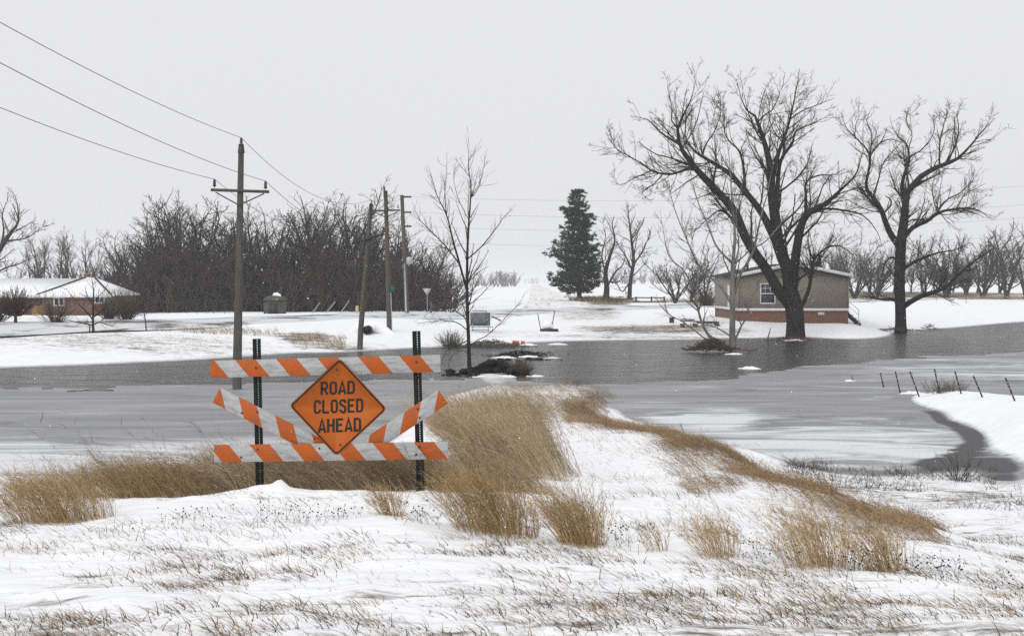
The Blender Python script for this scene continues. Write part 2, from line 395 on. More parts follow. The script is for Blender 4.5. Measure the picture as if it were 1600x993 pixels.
# ---------------------------------------------------------------- terrain
def cp(x, y, D): return ((x-800)/F, D, H - (y-HY)/F*D)
def cz(x, D, z): return ((x-800)/F, D, z)
CP = []
for x in (-900, -300, 300, 800, 1300, 1900, 2500): CP.append(cz(x, 4.0, 2.82 if x < 1500 else 2.7))
CP += [cp(-300,993,7.6), cp(0,993,7.6), cp(400,993,7.5), cp(800,993,7.5), cp(1200,993,7.6), cp(1600,993,7.8), cz(2000,8,2.4),
 cp(0,880,10.5), cp(400,880,10.4), cp(800,880,10.5), cp(1200,895,10.8), cp(1600,905,11.3), cz(2000,11.5,1.9),
 cp(-300,800,14), cp(0,800,14), cp(200,790,14.6), cp(404,772,15.2), cp(530,774,15.1), cp(655,768,15.3), cp(850,772,16.2), cp(1000,780,15.5), cp(1150,800,14.5), cp(1350,865,12.2),
 cp(910,640,45), cp(1050,682,30), cp(1150,712,24.5), cp(1300,772,19.5), cp(1450,826,16.5), cp(1550,862,14.6),
 cp(900,700,27), cp(1000,742,21), cp(880,650,42), cp(960,665,36), cp(1150,760,17.8), cp(1300,820,14.8),
 cz(1000,55,-.05), cz(1010,60,-.5), cz(1060,49,-.05), cz(1100,44.4,-.02), cz(1120,50,-.6), cz(1180,38.5,-.02), cz(1200,44,-.6), cz(1250,35,.0), cz(1280,40,-.5),
 cz(1400,33.5,0), cz(1400,39,-.5), cz(1520,33.6,0.02), cz(1300,31,.22), cz(1300,26.5,.6), cz(1400,27,.35), cz(1600,26,.4), cz(1500,21.5,.8), cz(1600,18.5,1.15), cz(1400,21.5,.95), cz(1250,25,1.0),
 cz(1680,31,.3), cz(1900,28,.6), cz(2000,20,1.1),
 cz(1060,36,.38), cz(1060,41,-.02), cz(1000,43,.12), cz(1000,48,-.08), cz(955,49,.08), cz(955,54,-.06), cz(1150,28.5,.95), cz(1150,34,.35), cz(1300,22.3,1.05), cz(1230,24.8,.95), cz(1450,18.6,1.1),
 # right snow bank
 cz(1432,51.8,0), cz(1469,49,0), cz(1484,46,0), cz(1515,44,0), cz(1537,41,0), cz(1541,38.8,0), cz(1530,37.4,-.03), cz(1570,36.3,0), cz(1605,34,0),
 cz(1425,57,-.05), cz(1440,54.5,.14), cz(1470,54,.30), cz(1505,52,.42), cz(1541,49.5,.5), cz(1591,46.5,.62), cz(1600,41.5,.62), cz(1650,39,.7), cz(1700,46,.9), cz(1900,44,1.0), cz(1900,36,.7), cz(2200,46,1.1),
 cz(1480,60,-.3), cz(1560,57,-.2), cz(1650,55,.0), cz(1900,60,-.2), cz(2100,75,-.5), cz(1400,45,-.6), cz(1440,41,-.5), cz(1300,48,-.9), cz(1330,60,-.9), cz(1400,62,-.5),
 # left water and spit
 cz(-900,30,.0), cz(-300,32,.0), cz(0,33,.0), cz(200,33,0), cz(400,33.5,0), cz(560,37,0), cz(640,46,0), cz(690,55,0), cz(740,60,0), cz(800,63,.0), cz(880,63,.0), cz(935,60,0),
 cz(0,22.5,1.15), cz(-300,22,1.1), cz(200,20.8,1.4), cz(400,21.5,1.4), cz(600,24,1.35), cz(700,30,1.0), cz(760,41,.42), cz(820,52,.16), cz(860,60,.03),
 cz(-600,42,-.8), cz(0,42,-.8), cz(300,42,-.8), cz(540,46,-.7), cz(620,56,-.7), cz(650,66,-.7), cz(720,72,-.35), cz(800,74,-.4), cz(900,74,-.5), cz(980,68,-.7),
 cz(-600,55,-1), cz(0,58,-1), cz(300,62,-1), cz(500,72,-.9), cz(760,84,-.5), cz(950,88,-.9), cz(1150,75,-1), cz(1150,58,-1), cz(1300,85,-1), cz(1500,85,-1), cz(1500,110,-.8), cz(1900,110,-.8), cz(1900,150,-.8), cz(2300,120,-.8), cz(1150,98,-.6), cz(1650,140,-.6),
 # tree hummocks
 cz(760,70,.03),
 # far bank
 cz(-900,60,0), cz(-300,67,0), cz(0,74,0), cz(200,78.7,0), cz(370,84.7,0), cz(470,90,0.02), cz(560,93,.1), cz(640,96,0), cz(720,99,0), cz(800,103,0), cz(900,107.5,0), cz(1000,109.5,0), cz(1150,113,0), cz(1243,116,0), cz(1400,128,0), cz(1600,159,0), cz(1900,212,0), cz(2300,260,0),
 cz(500,95.5,.55), cz(560,99,.6), cz(608,104,.9), cz(720,110,.6), cz(850,118,.55), cz(1000,120,.65), cz(1160,121,1.05), cz(1240,122,1.1), cz(1326,121.5,.98), cz(1240,134,1.3), cz(1430,140,.45), cz(1100,134,1.15), cz(1330,140,1.15), cz(1500,175,.8), cz(1600,195,.9)]
for x in range(-900, 2600, 250):            # the highway: level at z = 1.5
    y = 512 - 50*x/1600.
    if y > 448: CP.append(cz(x, 3.0*F/(y-HY), 1.5))
for x, z in ((-900,1.3),(-300,1.3),(100,1.25),(300,1.35),(500,1.45),(700,1.5)): CP.append(cz(x, 150, z))
for x in range(-900, 2600, 350):
    CP.append(cz(x, 420, 1.5 if x < 1200 else 2.6)); CP.append(cz(x, 900, 1.5 if x < 1200 else 3.6)); CP.append(cz(x, 2500, 1.8 if x < 1200 else 3.6)); CP.append(cz(x, 8000, 2.2))
CP = np.array(CP)
def uv_of(a, D): return np.stack([np.clip(a, -.85, .85)*3.2, np.log(np.maximum(D, 4.0))], -1)
CU = uv_of(CP[:, 0], CP[:, 1])
def tps(r2): return .5*r2*np.log(r2 + 1e-9)
_K = tps(((CU[:, None]-CU[None])**2).sum(-1)) + np.eye(len(CU))*2e-4
_P = np.concatenate([np.ones((len(CU), 1)), CU], 1)
_A = np.block([[_K, _P], [_P.T, np.zeros((3, 3))]])
_W = np.linalg.solve(_A, np.concatenate([CP[:, 2], np.zeros(3)]))
def ground_z(X, D):
    X = np.atleast_1d(np.asarray(X, float)); D = np.atleast_1d(np.asarray(D, float))
    X, D = np.broadcast_arrays(X, D); sh = X.shape; X = X.ravel(); D = D.ravel()
    U = uv_of(X/np.maximum(D, 4.0), D); out = np.empty(len(U))
    for i in range(0, len(U), 20000):
        u = U[i:i+20000]
        out[i:i+20000] = tps(((u[:, None]-CU[None])**2).sum(-1)) @ _W[:len(CU)] + _W[-3] + u @ _W[-2:]
    out = np.clip(out, -1.2, 6)
    near = np.clip((90-D)/60, 0, 1); up = np.clip(out*2.2+.15, 0, 1)
    nz = .06*perlin(X*.5, D*.5, 3) + .035*perlin(X*1.3+9, D*1.3, 4) + .018*perlin(X*3.6, D*4.2, 5)
    out = out + nz*near*up + (1-near)*np.clip(out*1.5, 0, 1)*.10*perlin(X*.12, D*.12, 6)
    # wind-blown drift lip in front of the barricade, with its little peak
    for (x0, y0, D0, sx, sy, h) in ((438,768,14.45,.07,.12,.075),(425,775,14.45,.30,.25,.055),(505,778,14.4,.55,.3,.06),(640,772,14.6,1.0,.35,.06),(380,785,14.3,.5,.3,.05),(220,800,13.9,1.2,.4,.05)):
        cx = (x0-800)/F*D0; out = out + h*np.exp(-((X-cx)/sx)**2 - ((D-D0)/sy)**2)
    return out.reshape(sh)
def gz(x, D):                # ground height under photo column x at depth D
    return float(ground_z((x-800)/F*D, D)[0])
def on(x, D, dz=0.): return np.array([(x-800)/F*D, D, gz(x, D)+dz])

def smooth_blob(X, D, x, Dc, wx, wd):
    a = X/np.maximum(D, 4)*F + 800
    return np.exp(-((a-x)/wx)**4 - ((np.log(np.maximum(D,4)) - math.log(Dc))/wd)**4)
def dirt_of(X, D):
    d = np.zeros_like(X)
    B = [(200,88,330,.09,.42),(60,105,300,.05,.3),(480,97,60,.04,.6),(520,93,80,.025,.55),(570,95,60,.03,.4),
         (1010,119,140,.05,.62),(920,150,70,.2,.5),(1130,116,60,.03,.5),(800,112,120,.04,.35),(950,200,40,.2,.75),(930,230,40,.2,.8),(1480,300,200,.12,.9),(1300,260,200,.1,.7),(1040,205,120,.06,.6),(1000,112,220,.02,.5),
         (560,18,300,.14,.75),(780,32,90,.45,.9),(1400,28,250,.14,.45),(330,19,200,.12,.6)]
    for (x, Dc, wx, wd, s) in B: d = np.maximum(d, s*smooth_blob(X, D, x, Dc, wx, wd))
    # tan ridge band
    a = X/np.maximum(D, 4)*F + 800
    xr = np.array([900, 1050, 1150, 1300, 1450, 1560]); Dr = np.array([46, 30, 24.5, 19.5, 16.5, 14.4])
    dl = np.log(np.maximum(D, 4)) - np.interp(a, xr, np.log(Dr))
    d = np.maximum(d, np.clip((a-870)/60,0,1)*np.clip((1500-a)/150,0,1)*.62*np.exp(-(dl/.10)**2))
    d = np.maximum(d, (.20+.16*np.clip((11-D)/3, 0, 1))*np.clip((17-D)/3, 0, 1)*(D > 2)); d = np.maximum(d, np.clip((a-1200)/150, 0, 1)*.30*np.clip((30-D)/6, 0, 1))
    return d

def build_ground():
    s = np.linspace(-1, 1, 331)
    rows = np.concatenate([[-60,-30,-12,-4,0,2], np.geomspace(4, 120, 480), np.geomspace(121, 9000, 140)])
    S, Dg = np.meshgrid(s, rows)
    Dm = np.maximum(Dg, 4)
    X = Dm*.47*S + np.sign(S)*np.maximum(np.abs(S)-.9, 0)/.1*(60 + .4*Dm)
    Z = ground_z(X, np.maximum(Dg, 4))
    V = np.stack([X, Dg, Z], -1).reshape(-1, 3)
    nr, nc = X.shape; idx = np.arange(nr*nc).reshape(nr, nc)
    Q = np.stack([idx[:-1,:-1], idx[:-1,1:], idx[1:,1:], idx[1:,:-1]], -1).reshape(-1, 4)
    mb = MB(); mb.add(V, Q, A=dirt_of(X, Dg).ravel())
    tag(mb.build('ground', M['ground'], smooth=True, attr='dirt'), 'snow covered bank, field and farmland', kind='structure')
build_ground()

# water sheet and ice sheet
mb = MB(); mb.add([[-900,20,0],[900,20,0],[900,420,0],[-900,420,0]], [[0,1,2,3]])
tag(mb.build('flood_water', M['water']), 'rippled grey flood water', kind='structure')
def build_ice():
    a = np.linspace(-.62, .62, 760); rows = np.geomspace(24, 112, 300)
    Ag, Dg = np.meshgrid(a, rows); X = Ag*Dg; xp = Ag*F + 800
    yb = np.interp(xp, [-1000,-200,0,150,300,500,650,760,900,1000,1150,1250,1400,1600,1900,2600], [640,614,604,607,600,596,592,592,601,600,588,573,561,549,530,500])
    Db = H*F/(yb-HY)
    Db = Db*(1 + .035*perlin(X*.12, Dg*.25, 11) + .02*perlin(X*.5, Dg*.9, 12) + .01*perlin(X*1.7, Dg*2.6, 13)*np.clip((70-Dg)/15, 0, 1))
    G = ground_z(X, Dg)
    keep = (Dg < Db) & (G < .12)
    nr, nc = X.shape; idx = np.arange(nr*nc).reshape(nr, nc)
    kf = keep[:-1,:-1] & keep[1:,:-1] & keep[:-1,1:] & keep[1:,1:]
    Q = np.stack([idx[:-1,:-1], idx[:-1,1:], idx[1:,1:], idx[1:,:-1]], -1)[kf]
    used = np.unique(Q); remap = np.full(nr*nc, -1); remap[used] = np.arange(len(used))
    V = np.stack([X, Dg, np.full_like(X, .018)], -1).reshape(-1, 3)[used]
    # bank-side open water leads only in the bay, snow drifts towards the shores
    bay = np.clip((xp-1380)/80, 0, 1)*np.clip((1640-xp)/60, 0, 1)
    edge = bay*np.exp(-((G+.10)/.16)**2)*np.clip((54-Dg)/6, 0, 1) + .5*np.clip(1-(Db-Dg)/(Db*.05), 0, 1)
    snowy = .5*np.exp(-((np.log(Dg)-math.log(36))/.13)**2) + .75*smooth_blob(X, Dg, 1090, 47, 90, .12) + .5*smooth_blob(X, Dg, 1300, 41, 230, .14) + .6*smooth_blob(X, Dg, 1520, 70, 220, .2)*.8 + .45*smooth_blob(X, Dg, 120, 36, 420, .1)
    mb = MB(); mb.add(V, remap[Q])
    o = mb.build('ice', M['ice'])
    for nm, arr in (('edge', edge), ('snowy', snowy)):
        at = o.data.attributes.new(nm, 'FLOAT', 'POINT'); at.data.foreach_set("value", arr.ravel()[used].astype(np.float32))
    tag(o, 'grey lake ice streaked with blown snow', kind='structure')
build_ice()

def ribbon(name, mat, pts, w, off, label, n=120, skirt=.35):
    pts = np.array(pts, float); d = np.r_[0, np.cumsum(np.linalg.norm(np.diff(pts, axis=0), axis=1))]
    s = d[-1]*np.linspace(0, 1, n)**1.6
    P = np.stack([np.interp(s, d, pts[:, i]) for i in (0, 1)], -1)
    T = np.gradient(P, axis=0); T /= np.linalg.norm(T, axis=1, keepdims=True); Nn = np.stack([T[:,1], -T[:,0]], -1)
    cols = []
    offs = [(-w/2-.9, -skirt), (-w/2, 0), (-w/4, .02), (0, .04), (w/4, .02), (w/2, 0), (w/2+.9, -skirt)]
    zc = ground_z(P[:,0], P[:,1])
    for o_, dz in offs:
        q = P + Nn*o_; z = np.maximum(ground_z(q[:,0], q[:,1]), zc) + off + dz
        cols.append(np.stack([q[:,0], q[:,1], z], -1))
    V = np.stack(cols, 1); nc = V.shape[1]; idx = np.arange(n*nc).reshape(n, nc)
    Q = np.stack([idx[:-1,:-1], idx[:-1,1:], idx[1:,1:], idx[1:,:-1]], -1).reshape(-1, 4)
    mb = MB(); mb.add(V.reshape(-1, 3), Q)
    return tag(mb.build(name, mat, smooth=True), label, kind='structure')
hw = [((x-800)/F*(3*F/(72-50*x/1600.)), 3*F/(72-50*x/1600.)) for x in (-500, 0, 189, 500, 720, 1120, 1400, 1600, 1700)]
ribbon('highway', M['asphalt'], hw, 7.5, .10, 'dark asphalt highway with blown snow crossing beyond the water', 160)
ribbon('gravel_road', M['gravel'], [(4.6, 148), (5.5, 180), (6.5, 240), (9, 400), (22, 1400)], 7.0, .07, 'snowy gravel road running away to the horizon', 100)
ribbon('driveway', M['gravel'], [((x-800)/F*D, D) for x, D in ((-120, 103), (60, 106), (160, 107))], 3.0, .06, 'snowy driveway in front of the brick house', 30)

# ---------------------------------------------------------------- bare trees
def resample(pts, n):
    pts = np.array(pts, float)
    if len(pts) > 2:      # catmull-rom
        P = np.vstack([2*pts[0]-pts[1], pts, 2*pts[-1]-pts[-2]]); out = []
        for i in range(1, len(P)-2):
            for t in np.linspace(0, 1, 8, endpoint=False):
                p0, p1, p2, p3 = P[i-1:i+3]
                out.append(.5*((2*p1) + (-p0+p2)*t + (2*p0-5*p1+4*p2-p3)*t*t + (-p0+3*p1-3*p2+p3)*t**3))
        out.append(pts[-1]); pts = np.array(out)
    d = np.r_[0, np.cumsum(np.linalg.norm(np.diff(pts[:, :3], axis=0), axis=1))]
    s = np.linspace(0, d[-1], n)
    return np.stack([np.interp(s, d, pts[:, i]) for i in range(pts.shape[1])], -1)

def spawn(P, Rr, rg, dens, t0, t1, ang, angsd, lenf, n, rr, rend, wig, up, lmin, lmax, taper=.8, L=None):
    Ln = np.linalg.norm(np.diff(P, axis=1), axis=2).sum(1); m = P.shape[1]
    cnt = rg.poisson(Ln*dens*(t1-t0)); idx = np.repeat(np.arange(len(P)), cnt); K = len(idx)
    if K == 0: return np.zeros((0, n, 3)), np.zeros((0, n))
    t = t0 + (t1-t0)*rg.random(K); f = t*(m-1); i = np.minimum(f.astype(int), m-2); fr = (f-i)[:, None]
    pos = P[idx, i]*(1-fr) + P[idx, i+1]*fr; tan = P[idx, i+1] - P[idx, i]; tan /= np.linalg.norm(tan, axis=1, keepdims=True)+1e-9
    rad = Rr[idx, i]*(1-fr[:, 0]) + Rr[idx, i+1]*fr[:, 0]
    ref = np.where(np.abs(tan[:, 2:3]) > .9, [[1., 0, 0]], [[0, 0, 1.]]); u = np.cross(tan, ref); u /= np.linalg.norm(u, axis=1, keepdims=True); v = np.cross(tan, u)
    az = rg.random(K)*2*np.pi; a = R(1)*(ang + angsd*rg.standard_normal(K)); a = a[:, None]
    d = np.cos(a)*tan + np.sin(a)*(np.cos(az)[:, None]*u + np.sin(az)[:, None]*v)
    ln = np.clip(Ln[idx]*lenf*(1.15-.92*t)*(.55+.75*rg.random(K)), lmin, lmax); st = (ln/(n-1))[:, None]
    pts = [pos]; p = pos
    for _ in range(n-1):
        d = d + wig*rg.standard_normal((K, 3)); d[:, 2] += up; d /= np.linalg.norm(d, axis=1, keepdims=True)
        p = p + d*st; pts.append(p)
    r0 = np.maximum(rad*rr*(.75+.4*rg.random(K)), rend); r0 = np.minimum(r0, rad*.92)
    r0 = np.minimum(r0, ln*.024); r0 = np.maximum(r0, rend*1.02)
    s = np.linspace(0, 1, n)[None]
    return np.stack(pts, 1), r0[:, None]*(1-s*taper) + rend*s*.4

def hero(name, label, D, base, limbs, levels, mats, seed, lod=1.0, group=None, dep=.5):
    rg = np.random.default_rng(seed); pxm = D/F
    org = px(base[0], base[1], D)
    polys = []; 
    for L in limbs:
        pts = []
        drift = rg.standard_normal()*dep; m = len(L['p'])
        for k, q in enumerate(L['p']):
            x, y, r = q[:3]; y = y + max(0., 215.-y)*.20; x = x + max(0., 985.-x)*.22*(D > 100 and x > 900); r = r if r > .45 else r*(.60+.40*max(0, (r-.15)/.30)); off = L.get('y0', 0) + (L.get('dy', drift))*k/max(m-1, 1)*pxm*30
            w = px(x, y, D); pts.append([w[0], D+off, w[2], r])
        pts = np.array(pts); polys.append(resample(pts, 26))
    A = np.stack(polys); P = A[:, :, :3].copy(); Rr = A[:, :, 3]
    jit = rg.standard_normal(P.shape)*pxm*.35; jit[:, 0] = 0; P += jit*np.clip(.5/np.maximum(Rr/ pxm, .4), 0, 1)[:, :, None]
    root = thing(name, label, 'tree', org, group)
    tr = MB()
    big = Rr.max(1) > .08
    tr.tubes(P, Rr, 8)
    cr = MB(); parents = [(P, Rr)]
    for lv in levels:
        nxt = []
        for (p, r) in parents:
            q = spawn(p, r, rg, **lv['a'])
            if len(q[0]): nxt.append(q); (tr if lv.get('trunk') else cr).tubes(q[0], q[1], lv.get('k', 3))
        if lv.get('also') : parents = parents + nxt
        else: parents = nxt
    tr.build('trunk', mats[0], root, smooth=True, origin=org)
    cr.build('crown', mats[1], root, origin=org)
    return root
def lim(*p, **k): return dict(p=p, **k)

LV_BIG = [dict(a=dict(dens=1.25, t0=.18, t1=.86, ang=44, angsd=14, lenf=.40, n=9, rr=.34, rend=.018, wig=.10, up=.09, lmin=1.5, lmax=4.8), k=5, also=True),
          dict(a=dict(dens=1.9, t0=.15, t1=1., ang=42, angsd=14, lenf=.45, n=6, rr=.5, rend=.0125, wig=.11, up=.08, lmin=.7, lmax=2.4), k=3),
          dict(a=dict(dens=3.2, t0=.12, t1=1., ang=38, angsd=13, lenf=.5, n=4, rr=.6, rend=.0112, wig=.11, up=.07, lmin=.4, lmax=1.2), k=3),
          dict(a=dict(dens=3.4, t0=.1, t1=1., ang=36, angsd=12, lenf=.6, n=3, rr=.7, rend=.0105, wig=.09, up=.06, lmin=.25, lmax=.65), k=3)]
big = [
 lim((1243,536,.92),(1243,520,.80),(1243,500,.74),(1241,480,.76),(1238,466,.70),(1235,450,.6),(1231,420,.52),(1219,390,.50),(1215,365,.46),(1212,340,.44),(1207,303,.40),(1205,264,.34),(1197,227,.28),(1189,198,.22),(1181,172,.16),(1165,156,.09),(1157,125,.05),(1152,98,.02), dy=.3),
 lim((1240,482,.55),(1230,470,.50),(1219,460,.46),(1199,425,.43),(1176,393,.41),(1161,368,.40),(1145,331,.38),(1115,297,.35),(1087,268,.31),(1070,246,.27),(1059,229,.22),(1056,198,.16),(1066,171,.11),(1077,140,.06),(1083,103,.02), dy=-1.2),
 lim((1059,229,.17),(1045,221,.15),(1030,211,.12),(1017,195,.09),(1006,185,.06),(980,179,.02), dy=-.5, y0=-1.5),
 lim((1056,200,.13),(1047,185,.09),(1048,158,.06),(1043,127,.04),(1043,96,.015), y0=-1.5),
 lim((1087,268,.20),(1072,266,.17),(1045,274,.15),(1019,270,.12),(1004,260,.10),(977,245,.07),(954,234,.05),(933,208,.02), y0=-1.2),
 lim((1032,275,.09),(1019,289,.06),(1006,297,.04),(995,310,.02), y0=-1.3),
 lim((1015,269,.09),(988,281,.06),(964,291,.04),(945,287,.02), y0=-1.5),
 lim((1216,385,.38),(1206,362,.36),(1194,336,.34),(1180,315,.31),(1166,297,.30),(1145,271,.26),(1119,253,.21),(1090,234,.15),(1074,206,.09),(1077,169,.05),(1070,150,.02), dy=1.4),
 lim((1100,240,.13),(1107,221,.10),(1119,200,.07),(1129,158,.04),(1119,116,.015), y0=1.0),
 lim((1166,297,.20),(1165,263,.17),(1158,234,.13),(1145,221,.10),(1135,198,.07),(1137,155,.03),(1132,130,.015), y0=.8),
 lim((1206,285,.28),(1210,262,.26),(1216,237,.22),(1226,206,.18),(1231,182,.14),(1239,132,.07),(1244,86,.02), dy=-.8),
 lim((1231,182,.10),(1252,164,.08),(1278,151,.05),(1304,138,.02), y0=-.6),
 lim((1210,330,.26),(1216,300,.25),(1217,279,.24),(1223,248,.2),(1241,222,.16),(1247,201,.11),(1273,185,.06),(1306,165,.02), dy=.9),
 lim((1184,185,.12),(1196,170,.09),(1207,159,.07),(1216,130,.04),(1222,105,.015), y0=.3),
 lim((1223,225,.09),(1208,200,.07),(1203,170,.05),(1206,130,.03),(1203,108,.012), y0=-.3),
 lim((1238,450,.46),(1240,420,.42),(1242,395,.40),(1248,356,.37),(1258,335,.32),(1286,318,.25),(1307,298,.18),(1328,276,.12),(1336,250,.05),(1338,230,.02), dy=-1.5),
 lim((1256,336,.22),(1257,303,.17),(1259,285,.13),(1278,274,.10),(1304,272,.06),(1325,262,.03), y0=-.8),
 lim((1266,330,.20),(1285,327,.16),(1307,328,.13),(1344,336,.09),(1368,360,.05),(1378,385,.02), y0=-1.0),
 lim((1217,300,.15),(1234,290,.13),(1258,270,.1),(1275,245,.06),(1285,215,.03), y0=.5, dy=2.),
 lim((1247,482,.27),(1255,470,.24),(1262,445,.21),(1266,408,.17),(1285,388,.12),(1302,385,.08),(1320,398,.04),(1330,415,.02), dy=-1.8),
 lim((1267,408,.12),(1260,385,.09),(1262,360,.06),(1275,340,.03), y0=-1.),
 lim((1150,345,.13),(1125,330,.10),(1105,340,.07),(1080,362,.05),(1060,372,.02), dy=-2.),
]
hero('cottonwood_tree', 'largest bare tree, forked black trunk standing at the water edge before the tan house', 113.0, (1243,533), big, LV_BIG, (M['bark_dark'], M['twig_dark']), 21)
rt = [
 lim((1407,524,.66),(1407,510,.54),(1406,480,.50),(1404,440,.50),(1405,400,.50),(1406,375,.48),(1410,345,.42),(1412,316,.37),(1415,300,.34),(1428,284,.32),(1438,274,.30),(1462,261,.27),(1488,251,.22),(1509,230,.15),(1527,206,.08),(1543,183,.02), dy=-.8),
 lim((1475,256,.17),(1488,230,.12),(1493,198,.08),(1490,172,.05),(1497,150,.015), y0=-.6),
 lim((1465,258,.15),(1467,222,.11),(1475,185,.07),(1481,158,.02), y0=-.5),
 lim((1412,310,.28),(1411,290,.25),(1416,272,.22),(1425,248,.17),(1422,224,.12),(1412,211,.08),(1402,188,.04),(1400,165,.015), dy=1.2),
 lim((1424,245,.12),(1446,230,.09),(1459,206,.06),(1457,170,.02), y0=1.),
 lim((1424,230,.08),(1430,205,.06),(1422,180,.04),(1428,158,.015), y0=.8),
 lim((1409,305,.15),(1402,296,.12),(1395,277,.09),(1390,262,.04), y0=.4),
 lim((1405,385,.36),(1391,366,.34),(1381,345,.31),(1374,328,.29),(1360,308,.26),(1349,293,.22),(1352,270,.19),(1354,251,.17),(1349,238,.13),(1331,219,.10),(1315,201,.06),(1308,175,.02), dy=-1.2),
 lim((1354,246,.12),(1370,227,.10),(1388,218,.07),(1412,223,.05),(1428,232,.02), y0=-1.1),
 lim((1354,250,.11),(1357,211,.08),(1350,185,.05),(1358,158,.015), y0=-1.2),
 lim((1331,219,.08),(1330,195,.05),(1338,168,.02), y0=-1.2),
 lim((1361,306,.14),(1368,280,.11),(1375,256,.08),(1401,225,.03), y0=-.9),
 lim((1375,335,.16),(1388,322,.13),(1390,312,.12),(1383,306,.06), y0=-.9),
 lim((1408,378,.32),(1417,366,.29),(1432,353,.26),(1452,345,.23),(1468,334,.21),(1488,327,.17),(1522,324,.13),(1541,328,.09),(1562,342,.03), dy=1.2),
 lim((1467,333,.13),(1485,311,.10),(1506,300,.07),(1524,282,.04),(1538,262,.015), y0=.9),
 lim((1500,326,.09),(1512,305,.07),(1528,295,.05),(1548,285,.02), y0=1.),
 lim((1470,332,.10),(1462,312,.08),(1458,290,.05),(1465,265,.02), y0=.9),
 lim((1412,356,.14),(1425,344,.11),(1446,342,.09), y0=.3),
 lim((1407,424,.27),(1415,416,.22),(1432,405,.18),(1459,395,.12),(1485,390,.06),(1500,380,.02), dy=-1.6),
 lim((1412,478,.34),(1422,470,.30),(1437,461,.27),(1464,451,.23),(1482,433,.19),(1497,416,.14),(1512,403,.09),(1532,388,.03), dy=-2.2),
 lim((1462,452,.1),(1450,444,.07),(1437,442,.05),(1420,448,.02), y0=-1.2),
 lim((1403,472,.26),(1392,467,.22),(1371,467,.16),(1351,461,.09),(1336,450,.03), dy=-1.),
 lim((1404,408,.19),(1392,402,.15),(1382,408,.11),(1376,420,.08),(1371,445,.03), dy=-.8),
]
hero('gnarled_tree', 'bare tree with crooked low limbs and black trunk, right of the tan house', 126.0, (1407,522), rt, LV_BIG, (M['bark_dark'], M['twig_dark']), 33)
LV_PALE3 = dict(a=dict(dens=2.4, t0=.1, t1=1., ang=38, angsd=12, lenf=.5, n=4, rr=.6, rend=.008, wig=.1, up=.05, lmin=.25, lmax=.8), k=3)
LV_PALE = [dict(a=dict(dens=1.2, t0=.3, t1=1., ang=34, angsd=12, lenf=.30, n=8, rr=.45, rend=.012, wig=.09, up=.06, lmin=.8, lmax=2.6), k=4, also=True),
           dict(a=dict(dens=2.0, t0=.2, t1=1., ang=38, angsd=12, lenf=.4, n=5, rr=.5, rend=.009, wig=.1, up=.05, lmin=.4, lmax=1.4), k=3), LV_PALE3]
pale = [
 lim((1144,552,.31),(1144,520,.27),(1144,480,.25),(1144,443,.23),(1145,405,.19),(1147,363,.14),(1142,314,.09),(1139,262,.05),(1136,225,.015)),
 lim((1147,460,.17),(1155,430,.16),(1174,395,.13),(1184,347,.09),(1197,292,.05),(1203,255,.015), dy=-1.),
 lim((1141,472,.15),(1123,443,.12),(1097,421,.10),(1074,372,.07),(1055,321,.045),(1045,268,.012), dy=.8),
 lim((1143,410,.13),(1119,385,.10),(1103,347,.08),(1087,311,.05),(1075,262,.012), dy=-.6),
 lim((1137,546,.20),(1116,533,.16),(1097,508,.13),(1084,463,.10),(1068,424,.075),(1042,398,.05),(1029,330,.012), dy=-.8),
 lim((1103,530,.09),(1068,504,.06),(1039,488,.04),(1024,470,.012), dy=-1.2),
 lim((1149,530,.13),(1157,510,.11),(1165,495,.09),(1170,465,.06),(1190,443,.02), dy=-.5),
 lim((1145,420,.10),(1155,385,.08),(1152,330,.05),(1165,275,.012), dy=.5),
 lim((1176,390,.08),(1200,372,.06),(1225,340,.04),(1246,310,.012), dy=-.8),
 lim((1085,465,.06),(1092,430,.05),(1085,395,.03),(1080,350,.01), dy=.4),
 lim((1142,525,.08),(1120,512,.06),(1095,505,.04),(1070,497,.012), dy=.3),
]
hero('leaning_stem_tree', 'pale grey dead tree with several leaning stems standing in the flood water', 91.0, (1144,551), pale, LV_PALE, (M['bark_pale'], M['twig_pale']), 5)
LV_SLIM = [dict(a=dict(dens=2.0, t0=.25, t1=1., ang=36, angsd=10, lenf=.34, n=8, rr=.5, rend=.007, wig=.06, up=.08, lmin=.5, lmax=1.9), k=4, also=True),
           dict(a=dict(dens=3.0, t0=.2, t1=1., ang=38, angsd=10, lenf=.4, n=5, rr=.55, rend=.006, wig=.07, up=.06, lmin=.25, lmax=1.0), k=3), dict(a=dict(dens=2.2, t0=.1, t1=1., ang=36, angsd=12, lenf=.5, n=4, rr=.6, rend=.0055, wig=.08, up=.05, lmin=.15, lmax=.5), k=3)]
